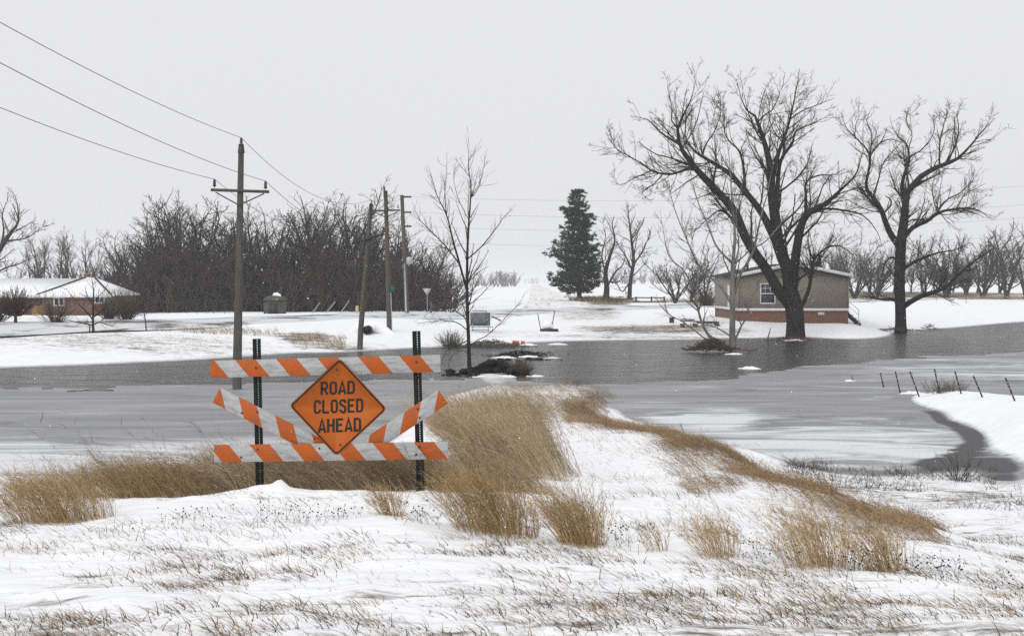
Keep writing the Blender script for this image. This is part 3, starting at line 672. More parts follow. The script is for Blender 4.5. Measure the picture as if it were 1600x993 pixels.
slim = [
 lim((734,586,.19),(733,560,.16),(732,526,.145),(730,469,.125),(730,411,.105),(732,354,.08),(736,297,.05),(732,258,.03),(733,228,.008), dy=.0),
 lim((729,450,.10),(722,427,.09),(709,381,.075),(697,335,.055),(682,304,.035),(667,255,.008), dy=.8),
 lim((716,410,.06),(705,395,.055),(686,373,.045),(659,346,.028),(646,318,.008), dy=-.8),
 lim((731,404,.06),(745,392,.05),(759,377,.045),(782,346,.028),(795,328,.008), dy=.8),
 lim((697,335,.035),(694,310,.03),(694,289,.022),(697,248,.006), y0=.6),
 lim((735,310,.035),(747,295,.03),(755,268,.02),(761,233,.006), dy=-.6),
 lim((733,345,.03),(716,310,.025),(709,280,.015),(713,245,.006), dy=.5),
 lim((733,518,.05),(713,503,.035),(690,500,.025),(660,503,.006), dy=-1.),
 lim((731,478,.04),(755,457,.03),(778,431,.006), dy=-.6),
 lim((733,540,.05),(748,530,.04),(766,519,.03),(805,480,.018),(819,459,.006), dy=-1.2),
 lim((731,482,.04),(718,474,.03),(700,466,.02),(672,462,.006), dy=.8),
 lim((733,530,.04),(715,540,.03),(697,549,.02),(690,572,.006), dy=-.7),
 lim((732,500,.04),(715,488,.03),(690,480,.02),(664,492,.006), dy=-.2),
 lim((733,552,.035),(720,548,.028),(703,560,.018),(700,580,.006), dy=.6),
 lim((732,440,.04),(748,425,.03),(764,415,.006), dy=.5),
]
hero('slender_tree', 'slender young bare tree with upswept branches beside the dark soil heap', 69.0, (734,585), slim, LV_SLIM, (M['bark_dark'], M['twig_slim']), 9)

# generic bare trees, local coordinates, unit height about 12 m
def proto_tree(seed, h, spread, stems=1, r0=.22, dense=1.0, split=.25, thick=1.0, levels=4, lean=.12):
    rg = np.random.default_rng(seed); polys = []
    for s in range(stems):
        a = rg.random()*2*np.pi; ln = lean*rg.random() + (.16 if stems > 1 else 0); hh = h*(.75+.25*rg.random())
        p = np.array([[0,0,-.3, r0*1.2],[.1*math.cos(a)*(stems>1), .1*math.sin(a)*(stems>1), .1, r0]])
        pts = [p[0], p[1]]
        for k in range(1, 7):
            t = k/6.; q = hh*t
            pts.append(np.array([math.cos(a)*q*ln*(1+.4*t) + rg.standard_normal()*.02*h*t, math.sin(a)*q*ln*(1+.4*t) + rg.standard_normal()*.02*h*t, q, r0*(1-t*.93)]))
        polys.append(resample(pts, 20))
    A = np.stack(polys); P = A[..., :3]; Rr = A[..., 3]
    tr = MB(); tr.tubes(P, Rr, 7); cr = MB()
    l1 = spawn(P, Rr, rg, dens=1.55*dense*10/h, t0=split, t1=.97, ang=46, angsd=12, lenf=spread, n=9, rr=.6, rend=.02*thick, wig=.10, up=.11, lmin=.1*h, lmax=.5*h)
    tr.tubes(l1[0], l1[1], 4)
    par = [l1, (P, Rr)]
    for (de, lf, nn, rd, lm, lx, k) in ((1.6, .42, 6, .014, .05*h, .25*h, 3), (2.6, .5, 4, .0105, .03*h, .12*h, 3), (2.6, .55, 3, .009, .02*h, .06*h, 3))[:levels-1]:
        nx = []
        for p, r in par:
            q = spawn(p, r, rg, dens=de*dense*10/h, t0=.18, t1=1., ang=42, angsd=14, lenf=lf, n=nn, rr=.6, rend=rd*thick, wig=.11, up=.09, lmin=lm, lmax=lx)
            if len(q[0]): cr.tubes(q[0], q[1], k); nx.append(q)
        par = nx
    return tr, cr
def make_proto(name, mats, **kw):
    tr, cr = proto_tree(**kw); root = bpy.data.objects.new(name, None); COL.objects.link(root)
    tr.build('trunk', mats[0], root, smooth=True); cr.build('crown', mats[1], root)
    return root
BR = (M['bark_brown'], M['twig_brown'])
protos = [make_proto('grove_tree', BR, seed=100+i, h=h, spread=sp, stems=st, r0=r0, dense=de, split=spl, thick=1.3, lean=.18)
          for i, (h, sp, st, r0, de, spl) in enumerate([(12,.42,1,.24,1.15,.12), (11,.45,2,.18,1.0,.12), (10,.48,1,.2,1.25,.10), (12.5,.36,2,.2,.9,.2), (9,.5,3,.14,.95,.08)])]
GL = 'bare brown tree in the dense grove behind the roadside poles'
used = set()
def place(i, loc, rz, sc, label, group, name=None):
    r = protos[i]
    o = r if i not in used else copy_tree(r, loc, rz, sc)
    used.add(i); o.location = [float(c) for c in loc]; o.rotation_euler = (0, 0, rz); o.scale = (sc, sc, sc) if np.isscalar(sc) else sc
    if name: o.name = name
    return tag(o, label, 'tree', group)
rg = np.random.default_rng(77)
# crown line of the grove in the photo: column -> top row
GX = [150, 175, 215, 255, 290, 330, 370, 420, 470, 520, 560, 600, 650, 690, 715]
GY = [390, 352, 345, 322, 296, 318, 322, 318, 318, 296, 318, 338, 352, 385, 425]
for row, (D0, n, k) in enumerate(((141, 20, .66), (144, 20, .80), (150, 20, .9), (157, 20, 1.0), (166, 18, 1.02))):
    for j in range(n):
        x = 160 + (j+.5+.7*(rg.random()-.5))*(548-14*row)/n + 7*row
        D = D0 + 6*rg.random(); top = np.interp(x, GX, GY)
        i = int(rg.integers(0, 5)); hgt = (12, 11, 10, 12.5, 9)[i]*.92
        b = on(x, D); zt = H - (top-HY)/F*D; sc = (zt - b[2])/hgt*k*(.86+.14*rg.random())
        place(i, b, rg.random()*6.28, (sc*1.3, sc*1.3, sc), GL, 'trees of the brown grove')
# understory brush of the grove, one tangled mass
def brush_mass(name, label, cx, n, h, mat, seed, spreadr, per=26, thick=.011, kind='stuff', up=.1, seg=5):
    rg = np.random.default_rng(seed); mb = MB(); c = np.repeat(cx, per, 0)
    K = len(c); az = rg.random(K)*6.283; p = c + np.stack([np.cos(az), np.sin(az), 0*az], -1)*spreadr*.25*rg.random((K, 1))
    el = .5+.9*rg.random(K); d = np.stack([np.cos(az)*np.cos(el), np.sin(az)*np.cos(el), np.sin(el)], -1)
    ln = h*(.4+.7*rg.random(K)); st = (ln/(seg-1))[:, None]; pts = [p]
    for _ in range(seg-1):
        d = d + .16*rg.standard_normal((K, 3)); d[:, 2] += up*.3; d /= np.linalg.norm(d, axis=1, keepdims=True); p = p + d*st; pts.append(p)
    P = np.stack(pts, 1); Rr = thick*(1.6-np.linspace(0, 1, seg))[None].repeat(K, 0); mb.tubes(P, Rr, 3)
    s2 = spawn(P, Rr, rg, dens=2.2/h*2, t0=.2, t1=1., ang=40, angsd=12, lenf=.4, n=4, rr=.7, rend=thick*.7, wig=.14, up=.06, lmin=.12*h, lmax=.4*h)
    mb.tubes(s2[0], s2[1], 3)
    return mb
xs = 160 + 552*rg.random(420); Ds = 140 + 26*rg.random(420)
Xs = (xs-800)/F*Ds; cx = np.stack([Xs, Ds, ground_z(Xs, Ds)], -1)
tag(brush_mass('grove_brush', '', cx, 0, 5.0, None, 31, 2.4, per=7, thick=.032).build('grove_brush', M['twig_brown']), 'tangled brown undergrowth filling the grove', 'brush', kind='stuff')

# thin pale trees behind the brick house and the big limb at the left edge
thin_lbl = 'thin bare tree in the hazy row behind the snowy brick house'
for x, top, D in ((22,395,215),(48,372,205),(70,362,200),(88,368,210),(106,356,205),(122,366,215),(138,372,200),(152,380,215)):
    i = int(rg.integers(0, 5)); hgt = (12, 11, 10, 12.5, 9)[i]*.92; b = on(x, D); sc = ((H-(top-HY)/F*D) - b[2])/hgt
    place(i, b, rg.random()*6.28, (sc*.8, sc*.8, sc), thin_lbl, 'trees behind the brick house')
LV_MID = [dict(a=dict(dens=1.2, t0=.2, t1=1., ang=42, angsd=14, lenf=.36, n=8, rr=.5, rend=.025, wig=.14, up=.09, lmin=1., lmax=4.), k=4, also=True),
          dict(a=dict(dens=2.0, t0=.15, t1=1., ang=42, angsd=14, lenf=.42, n=6, rr=.6, rend=.017, wig=.15, up=.07, lmin=.6, lmax=2.0), k=3),
          dict(a=dict(dens=2.8, t0=.12, t1=1., ang=40, angsd=14, lenf=.5, n=4, rr=.6, rend=.014, wig=.15, up=.06, lmin=.4, lmax=1.0), k=3)]
edge_tree = [lim((-40,500,.5),(-32,450,.45),(-15,415,.4),(5,385,.34),(20,365,.25),(32,350,.18),(34,330,.12),(30,305,.03)),
             lim((12,376,.16),(40,372,.1),(60,358,.05),(70,352,.02)), lim((-28,440,.2),(5,420,.15),(30,412,.1),(55,400,.03)),
             lim((0,390,.2),(5,360,.15),(2,335,.1),(10,310,.03)), lim((25,360,.1),(45,352,.06),(56,348,.02))]
hero('bare_tree', 'bare tree with a curved limb at the left edge above the snowy roof', 150.0, (-40,500), edge_tree, LV_MID, (M['bark_brown'], M['twig_dark']), 41)
bt1 = [lim((983,468,.38),(985,440,.33),(990,410,.30),(988,385,.26),(985,360,.2),(982,340,.12),(980,322,.03)),
       lim((990,412,.2),(1003,395,.16),(1012,375,.1),(1020,352,.03)), lim((987,420,.2),(975,400,.15),(962,385,.1),(950,372,.03)),
       lim((984,440,.18),(968,455,.14),(955,440,.0911),(945,432,.03)), lim((986,375,.14),(998,358,.1),(1005,340,.03))]
hero('bare_tree', 'bare tree with a tilted crown standing right of the evergreen', 200.0, (983,469), bt1, LV_MID, (M['bark_brown'], M['twig_dark']), 43)
bt2 = [lim((935,472,.5),(938,450,.42),(936,425,.36),(945,400,.28),(955,375,.2),(950,350,.12),(955,335,.03)), lim((940,445,.24),(955,425,.2),(968,415,.14),(975,400,.05)),
       lim((937,430,.2),(928,400,.16),(935,370,.1),(930,345,.03)), lim((941,440,.2),(962,440,.14),(980,425,.05))]
hero('bare_tree', 'bare tree tangled against the right side of the evergreen', 205.0, (935,473), bt2, LV_MID, (M['bark_brown'], M['twig_dark']), 44)

# right background: multi-stem trees and bushes
protos2 = [make_proto('thicket_tree', BR, seed=200+i, h=h, spread=.4, stems=st, r0=.13, dense=.75, split=.12, thick=1.35, levels=4, lean=(.35,.28,.16,.22)[i]) for i, (h, st) in enumerate(((9, 5), (8, 7), (10, 3), (9, 4)))]
used2 = set()
SP = [(1055,395,190,'bare thin tree in the gap left of the tan house'),(1078,378,196,'taller thin bare tree in the gap left of the tan house'),(1100,385,188,'thin bare tree close beside the left wall of the tan house'),
      (1300,372,230,'bare bushy tree directly behind the right end of the tan house'),(1335,366,240,'bare bushy tree between the tan house and the crooked tree'),(1368,372,235,'bare bushy tree just left of the crooked black trunk'),
      (1445,392,262,'low bare bush right of the crooked black trunk'),(1480,352,255,'round bare tree in the hedge right of the crooked trunk'),(1535,350,262,'bare multi stem tree in the middle of the right hedge'),
      (1572,344,258,'tallest bare multi stem tree at the right of the hedge'),(1604,352,262,'bare multi stem tree cut by the right edge'),(1510,385,285,'hazy low bare tree behind the right hedge')]
for j, (x, top, D, lb) in enumerate(SP):
    i = (j*3) % 4; b = on(x, D); sc = ((H-(top-HY)/F*D)-b[2])/((9, 8, 10, 9)[i]*.97)
    if i not in used2: o = protos2[i]; used2.add(i)
    else: o = copy_tree(protos2[i], b)
    o.location = [float(c) for c in b]; o.rotation_euler = (0, 0, j*1.3); o.scale = (sc*1.35, sc*1.35, sc)
    tag(o, lb, 'tree', 'thin trees and bushes behind the tan house')

for j in range(16):
    x = 1285 + 22.5*j + 14*(rg.random()-.5); D = 285 + 50*rg.random(); top = 368 + 34*rg.random(); i = int(rg.integers(0, 5)); b = on(x, D); sc = ((H-(top-HY)/F*D)-b[2])/((12, 11, 10, 12.5, 9)[i]*.92)
    place(i, b, rg.random()*6.28, (sc*1.25, sc*1.25, sc), 'hazy bare tree in the thicket behind the hedge at the right', 'hazy thicket trees at the right')
# far woods, each belt one hazy mass
def belt(name, label, x0, x1, D, hpx, n, seed, zoff=0.):
    rg = np.random.default_rng(seed); tr, cr = proto_tree(seed, 10, .45, 2, .25, .26, .1, 4.6, 3, .2)
    mb = MB()
    Vt = np.concatenate(tr.V + cr.V); Qt = []; off = 0
    Qt = np.concatenate(tr.Q + [q + tr.n for q in cr.Q])
    for k in range(n):
        x = x0 + (x1-x0)*rg.random(); d = D*(1+.06*rg.random()); b = on(x, d); s = hpx*d/F/9.3*(.65+.4*rg.random()); a = rg.random()*6.28
        c, sn = math.cos(a), math.sin(a); Mx = np.array([[c,-sn,0],[sn,c,0],[0,0,1]])*s
        Mx[:2] *= 1.25
        mb.add(Vt @ Mx.T + b, Qt)
    return tag(mb.build(name, M['twig_brown']), label, 'woods', kind='stuff')
belt('distant_woods', 'hazy clump of far trees left of the gravel road', 772, 806, 900, 26, 26, 301)
belt('distant_woods', 'hazy low far trees behind the slender young tree', 660, 772, 1000, 20, 60, 302)
belt('distant_woods', 'faint hazy tree belt beyond the open field left of the tan house', 930, 1180, 1250, 25, 64, 303)
belt('distant_woods', 'faint grey tree belt on the rise at the right edge', 1290, 1660, 900, 44, 70, 304)
belt('distant_woods', 'faintest far trees near the vanishing gravel road', 800, 900, 2000, 10, 40, 305)

# evergreen
def evergreen():
    rg = np.random.default_rng(5); D = 206.; base = on(905, D); zt = H - (297-HY)/F*D; h = zt - base[2]
    root = thing('pine_tree', 'tall dark evergreen standing right of the gravel road', 'tree', base)
    tr = MB(); tr.tube([[0,0,-.3],[.05,0,h*.3],[-.05,.05,h*.7],[0,0,h*.98]], [.38,.3,.16,.03], 8)
    nw = 17; tw = .10 + .88*(np.arange(nw)/(nw-1)); t = []; az = []; lf = []
    for k in range(nw):
        m = 7 if k < nw-3 else 5; a0 = rg.random()*6.28
        for j in range(m):
            big = rg.random(); lobe = .48 + .72*big
            for q in range(3): t.append(tw[k]+.02*rg.standard_normal()); az.append(a0+j*6.283/m+.3*rg.standard_normal()+.16*(q-1)); lf.append(lobe*(.85+.25*rg.random()))
    t = np.clip(np.array(t), .07, .985); az = np.array(az); lf = np.array(lf); nb = len(t); z = h*t
    prof = np.interp(t, [0,.1,.2,.3,.45,.6,.75,.88,1.], [2.4,3.5,4.5,4.3,3.7,2.9,2.5,1.9,.7])
    ln = prof*np.where(np.cos(az) < 0, 1.05, .85)*lf
    n = 8; P = np.zeros((nb, n, 3)); s = np.linspace(0, 1, n)
    for k in range(n):
        P[:, k, 0] = np.cos(az)*ln*s[k]; P[:, k, 1] = np.sin(az)*ln*s[k]; P[:, k, 2] = z + ln*(.18*s[k] - .30*s[k]**2 + .22*s[k]**3)*(1.2-.5*t)
    Rr = (.05*(1-s)+.012)[None]*np.ones((nb, 1)); tr.tubes(P, Rr, 4)
    q = spawn(P, Rr, rg, dens=4.2, t0=.25, t1=1., ang=48, angsd=12, lenf=.34, n=5, rr=.6, rend=.008, wig=.12, up=.05, lmin=.35, lmax=1.3)
    tr.tubes(q[0], q[1], 3)
    cr = MB(); allp = q[0][:, 1:, :].reshape(-1, 3); per = 6
    c = np.repeat(allp, per, 0); K = len(c); d = rg.standard_normal((K, 3)); d[:, 2] = np.abs(d[:, 2])*.7; d /= np.linalg.norm(d, axis=1, keepdims=True)
    L = (.22+.16*rg.random(K))[:, None]; w = np.cross(d, rg.standard_normal((K, 3))); w /= np.linalg.norm(w, axis=1, keepdims=True); w *= .036
    V = np.stack([c-w, c+w, c+d*L+w*.35, c+d*L-w*.35], 1).reshape(-1, 3); cr.add(V, np.arange(K*4).reshape(-1, 4))
    tr.build('trunk', M['bark_brown'], root, smooth=True); cr.build('crown', M['needle'], root)
evergreen()
# ---------------------------------------------------------------- shrubs in front of the brick house
def shrub(name, label, x, D, h, mat, seed, n=9, per=14, spread=.8, cat='shrub', trunk=None, thick=.012):
    b = on(x, D); rg = np.random.default_rng(seed)
    root = thing(name, label, cat, b)
    mb = MB()
    c = np.stack([rg.standard_normal(n)*spread*.12, rg.standard_normal(n)*spread*.12, np.full(n, -.05 if not trunk else trunk*.8)], -1)
    m = brush_mass('', '', c, 0, h*(1 if not trunk else .75), None, seed, spread, per=per, thick=thick, up=.25)
    m.build('crown', mat, root)
    if trunk:
        t = MB(); t.tube([[0,0,-.1],[.03,0,trunk*.5],[0,.02,trunk]], [.14,.11,.08], 7); t.build('trunk', M['bark_brown'], root)
    return root
shrub('shrub', 'dark reddish dense shrub at the left before the brick house', 24, 96.5, 2.6, M['red_bush'], 51, 8, 34, 1.0, trunk=.7, thick=.016)
shrub('shrub', 'bare brown multi stem shrub under the left brick house window', 88, 98.5, 2.7, M['twig_brown'], 52, 6, 16, 1.2)
shrub('shrub', 'small reddish shrub cut by the left edge of the picture', -8, 97, 2.2, M['red_bush'], 55, 6, 24, 1.0)
gt = [lim((146,520,.15),(146,505,.12),(147,480,.1),(148,455,.06),(146,432,.02)), lim((146,500,.08),(132,482,.06),(118,465,.04),(108,450,.012)), lim((147,495,.08),(165,478,.06),(180,465,.03),(188,452,.012)),
      lim((146,508,.07),(128,504,.05),(112,500,.03),(100,496,.01)), lim((146,507,.07),(160,503,.05),(178,508,.03),(190,503,.01)), lim((147,480,.06),(135,462,.04),(130,445,.01)), lim((148,470,.05),(162,452,.03),(168,435,.01)), lim((140,519,.06),(142,508,.05),(130,500,.02))]
LV_SM = [dict(a=dict(dens=1.8, t0=.25, t1=1., ang=44, angsd=14, lenf=.42, n=7, rr=.5, rend=.009, wig=.13, up=.02, lmin=.4, lmax=1.6), k=4, also=True),
         dict(a=dict(dens=2.3, t0=.2, t1=1., ang=44, angsd=14, lenf=.45, n=4, rr=.6, rend=.007, wig=.13, up=.02, lmin=.2, lmax=.8), k=3)]
hero('garden_tree', 'small spreading bare tree in front of the brick house gable', 87.5, (146,517), gt, LV_SM, (M['bark_dark'], M['twig_slim']), 61)
gt2 = [lim((229,516,.07),(228,500,.055),(226,480,.045),(228,462,.03),(226,445,.01)), lim((228,490,.03),(240,475,.02),(246,460,.008)), lim((227,482,.03),(216,468,.02),(212,455,.008)), lim((228,500,.025),(218,488,.015),(212,480,.006))]
hero('garden_tree', 'thin bare sapling right of the brick house', 88.5, (229,516), gt2, LV_SM, (M['bark_dark'], M['twig_slim']), 62)
shrub('shrub', 'bare brown shrub at the right corner of the brick house', 196, 108, 3.0, M['twig_brown'], 57, 7, 26, 1.4)
shrub('shrub', 'low bare shrub under the right brick house window', 172, 109, 2.0, M['twig_brown'], 58, 6, 22, 1.1)
shrub('shrub', 'dark reddish bush against the left side of the tan house', 1103, 172, 3.0, M['red_bush'], 56, 9, 30, 1.2)

# ---------------------------------------------------------------- brick ranch house (left)
def brick_house():
    D = 118.; s = D/F; X = lambda x: (x-800)*s; Z = lambda y: H-(y-HY)*s
    zb = gz(100, D)-.1; root = thing('brick_house', 'low brown brick house with snow covered roof at the left', 'house', (X(70), D, zb)); o = np.array([X(70), D, zb])
    def b(name, mb, mat, par=root, **k):
        return mb.build(name, mat, par, origin=o, **k)
    ez = Z(460)
    w = MB(); w.box(X(-90), X(75), D+2.5, D+11, zb, ez); w.box(X(66), X(172), D, D+8, zb, ez+.02); b('wall', w, M['brick_brown'])
    # left gabled roof with ridge along x
    def slab(mb, P, th=.14):
        P = np.array(P, float); mb.hexa(np.concatenate([P-[0,0,th], P]))
    zr = Z(441)+.35
    r = MB()
    slab(r, [[X(-95),D+1.9,ez],[X(100),D+1.9,ez],[X(100),D+6.7,zr],[X(-95),D+6.7,zr]]); slab(r, [[X(-95),D+6.7,zr],[X(100),D+6.7,zr],[X(100),D+11.6,ez],[X(-95),D+11.6,ez]])
    b('roof', r, M['snow'])
    f = MB(); f.box(X(-95), X(64), D+1.86, D+1.93, ez-.30, ez-.10); f.box(X(61), X(177), D-.56, D-.5, ez-.24, ez-.06); b('fascia', f, M['white_trim'])
    # hip roof over the wing
    hz = Z(437.5)+.25; xm = X(118); A = [X(60),D-.55,ez-.02]; B = [X(177),D-.55,ez-.02]; C = [X(177),D+8.5,ez-.02]; E = [X(60),D+8.5,ez-.02]
    t1 = [xm-.3, D+3.8, hz]; t2 = [xm+.3, D+4.3, hz]
    h = MB(); h.add([A,B,C,E,t1,t2,[A[0],A[1],ez-.12],[B[0],B[1],ez-.12],[C[0],C[1],ez-.12],[E[0],E[1],ez-.12]],
        [[0,1,5,4],[2,3,4,5],[6,7,1,0],[7,8,2,1],[8,9,3,2],[9,6,0,3],[9,8,7,6]], [[1,2,5],[3,0,4]])
    b('roof', h, M['snow'])
    e = MB()
    for p, q in ((A, t1), (B, t2)): e.beam(np.array(p)+[0,0,.03], np.array(q)+[0,0,.04], .14, .05)
    b('hip_ridge', e, M['shingle'])
    c = MB(); c.box(X(96), X(104), D+6.1, D+6.7, zr-.4, Z(434.5)+.35); ch = b('chimney', c, M['brick_chimney'])
    c = MB(); c.box(X(95.5), X(104.5), D+6.05, D+6.75, Z(434.5)+.352, Z(434.5)+.43); b('chimney_cap', c, M['concrete'], ch)
    g = MB(); g.box(X(34), X(62), D+2.44, D+2.52, zb+.02, Z(478)); gd = b('garage_door', g, M['garage'])
    for k in range(4):
        g = MB(); zz = zb+.05+k*(Z(478)-zb)/4; g.box(X(35), X(61), D+2.40, D+2.443, zz, zz+(Z(478)-zb)/4-.05); b('door_panel', g, M['garage'], gd)
    for (x0, x1, y0, y1) in ((84,101,464,478),(148,164,462,474)):
        m = MB(); z0, z1 = Z(y1), Z(y0); 
        for (a0, a1, c0, c1) in ((X(x0),X(x0)+.1,z0,z1),(X(x1)-.1,X(x1),z0,z1),(X(x0)+.1,X(x1)-.1,z0,z0+.1),(X(x0)+.1,X(x1)-.1,z1-.1,z1),((X(x0)+X(x1))/2-.03,(X(x0)+X(x1))/2+.03,z0+.1,z1-.1)):
            m.box(a0, a1, D-.07, D+.02, c0, c1)
        fr = b('window', m, M['white_trim'])
        m = MB(); m.box(X(x0)+.05, X(x1)-.05, D-.03, D-.004, z0+.05, z1-.05); b('pane', m, M['glass'], fr)
brick_house()

# ---------------------------------------------------------------- tan mobile home (right)
def tan_house():
    D = 121.5; s = D/F; X = lambda x: (x-800)*s; Z = lambda y: H-(y-HY)*s
    x0, x1 = X(1153), X(1326); L = 14.; zb = .75; ez = Z(431); pz = Z(413.5); xm = (x0+x1)/2+.05; zs = Z(485)
    o = np.array([xm, D, zb]); root = thing('mobile_home', 'tan sided house with red brick skirting behind the largest tree', 'house', o)
    def b(name, mb, mat, par=root, **k): return mb.build(name, mat, par, origin=o, **k)
    w = MB(); V = [[x0,D,zs],[x1,D,zs],[x1,D,ez],[xm,D,pz],[x0,D,ez]]; V2 = [[p[0],D+L,p[2]] for p in V]
    w.add(V+V2, [[0,1,2,4],[6,5,9,7],[1,6,7,2],[5,0,4,9],[5,6,1,0],[2,7,8,3],[8,9,4,3]], [[2,3,4],[7,9,8]])
    b('wall', w, M['siding'])
    k = MB(); k.box(x0+.03, x1-.03, D+.04, D+L-.04, zb-.6, zs-.003); sk = b('skirting', k, M['brick_red'])
    v = MB(); v.box(X(1278), X(1288), D-.02, D+.037, Z(492), Z(487.5)); b('vent', v, M['vent'], sk)
    t = MB(); t.box(x0-.03, x1+.03, D-.035, D-.004, zs-.02, zs+.20); t.box(x0-.035, x0-.004, D-.004, D+L, zs-.02, zs+.20); b('trim_band', t, M['white_trim'])
    t = MB(); t.box(x0-.03, x0+.10, D-.033, D-.003, zs+.203, ez); b('corner_board', t, M['siding']); t = MB(); t.box(x1-.10, x1+.03, D-.033, D-.003, zs+.203, ez-.02); b('corner_board', t, M['siding'])
    # roof slabs with overhang, snowy rake edges
    r = MB(); dx = .35; sl = (pz-ez)/(xm-x0); 
    def slab(a, c, th=.16):
        P = np.array([[a[0],D-.35,a[1]],[c[0],D-.35,c[1]],[c[0],D+L+.3,c[1]],[a[0],D+L+.3,a[1]]]); r.hexa(np.concatenate([P, P+[0,0,th]]))
    slab((x0-dx, ez-sl*dx+.005), (xm, pz+.005)); slab((xm, pz+.005), (x1+dx, ez-sl*dx+.005)); rf = b('roof', r, M['shingle'])
    e = MB()
    for a, c in (((x0-dx, ez-sl*dx), (xm, pz)), ((xm, pz), (x1+dx, ez-sl*dx))):
        e.hexa([[a[0],D-.40,a[1]-.06],[c[0],D-.40,c[1]-.06],[c[0],D-.352,c[1]-.06],[a[0],D-.352,a[1]-.06],[a[0],D-.40,a[1]+.17],[c[0],D-.40,c[1]+.17],[c[0],D-.352,c[1]+.17],[a[0],D-.352,a[1]+.17]])
    b('rake_board', e, M['white_trim'], rf)
    e = MB()
    for a, c in (((x0-dx, ez-sl*dx), (xm-.3, pz-sl*.3)), ((xm+1.2, pz-sl*1.2), (x1+dx, ez-sl*dx))):
        e.hexa([[a[0],D-.38,a[1]+.172],[c[0],D-.38,c[1]+.172],[c[0],D+.5,c[1]+.168],[a[0],D+.5,a[1]+.168],[a[0],D-.38,a[1]+.21],[c[0],D-.38,c[1]+.21],[c[0],D+.45,c[1]+.20],[a[0],D+.45,a[1]+.20]])
    b('roof_snow', e, M['snow'], rf)
    # raised dark roof of the rear wing, with vents
    q = MB(); zq = pz+.12; q.hexa([[X(1272),D+6,ez],[X(1318),D+6,ez],[X(1318),D+11,ez],[X(1272),D+11,ez],[X(1272),D+7.5,zq+.1],[X(1313),D+7.5,zq],[X(1313),D+9.5,zq],[X(1272),D+9.5,zq+.1]]); b('rear_roof', q, M['shingle'])
    q = MB(); q.tube([[X(1309),D+7.2,zq-.4],[X(1309),D+7.2,zq+.85]], .16, 10); b('flue', q, M['steel_dark'])
    q = MB(); q.tube([[X(1298),D+7.6,zq-.2],[X(1298),D+7.6,zq+.25],[X(1298),D+7.6,zq+.26],[X(1298),D+7.6,zq+.4]], [.12,.12,.26,.05], 10); b('roof_vent', q, M['galv'])
    q = MB(); q.tube([[X(1180),D+4,ez+.2],[X(1180),D+4,ez+1.25]], .1, 8); b('flue', q, M['steel_dark'])
    # window: frame, sashes with muntins
    a0, a1, c0, c1 = X(1187.5), X(1211.5), Z(474.5), Z(442.5); m = MB(); fw = .09
    for (p0, p1, q0, q1) in ((a0,a0+fw,c0,c1),(a1-fw,a1,c0,c1),(a0+fw,a1-fw,c0,c0+fw),(a0+fw,a1-fw,c1-fw,c1),(a0+fw,a1-fw,(c0+c1)/2-.04,(c0+c1)/2+.04)): m.box(p0,p1,D-.09,D+.01,q0,q1)
    fr = b('window', m, M['white_trim'])
    m = MB(); m.box(a0+.04,a1-.04,D-.035,D-.004,c0+.04,(c0+c1)/2); m.box(a0+.04,a1-.04,D-.035,D-.004,(c0+c1)/2+.001,c1-.04); b('pane', m, M['glass'], fr)
    m = MB(); zc = (c0+c1)/2
    for i in (1, 2): xx = a0+(a1-a0)*i/3; m.box(xx-.018,xx+.018,D-.055,D-.036,zc+.04,c1-.09)
    for i in (1,): zz = zc+(c1-zc)*i/2; m.box(a0+.09,a1-.09,D-.058,D-.0555,zz-.018,zz+.018)
    b('muntin', m, M['white_trim'], fr)
    # side door and small porch on the left wall
    m = MB(); m.box(x0-.06, x0-.004, D+4.5, D+5.5, zs+.21, zs+2.2); b('door', m, M['white_trim'])
    # steps with handrail on the right side
    st = thing('entry_steps', 'dark metal steps with handrail at the right corner of the tan house', 'steps', (x1+.45, D+1.2, gz(1332, D)))
    so = np.array([x1+.45, D+1.2, gz(1332, D)]); 
    for i in range(4):
        m = MB(); m.box(x1+.04+.27*i, x1+.30+.27*i, D+.7, D+1.8, zs-.12-.27*i-.05, zs-.12-.27*i); m.build('tread', M['steel_dark'], st, origin=so)
    for y in (D+.68, D+1.82):
        m = MB(); m.beam([x1+.04,y,zs-.2],[x1+1.2,y,zs-1.25],.05,.2); m.build('stringer', M['steel_dark'], st, origin=so)
    m = MB()
    for y in (D+.66,): 
        m.tube([[x1+.06,y,zs-.1],[x1+.06,y,zs+.85]], .025, 6); m.tube([[x1+1.02,y,so[2]-.1],[x1+1.02,y,zs+.05]], .025, 6); m.tube([[x1+.06,y,zs+.85],[x1+1.02,y,zs+.05]], .025, 6); m.tube([[x1+.06,y,zs+.45],[x1+1.02,y,zs-.4]], .02, 6)
    m.build('handrail', M['galv'], st, origin=so)
tan_house()

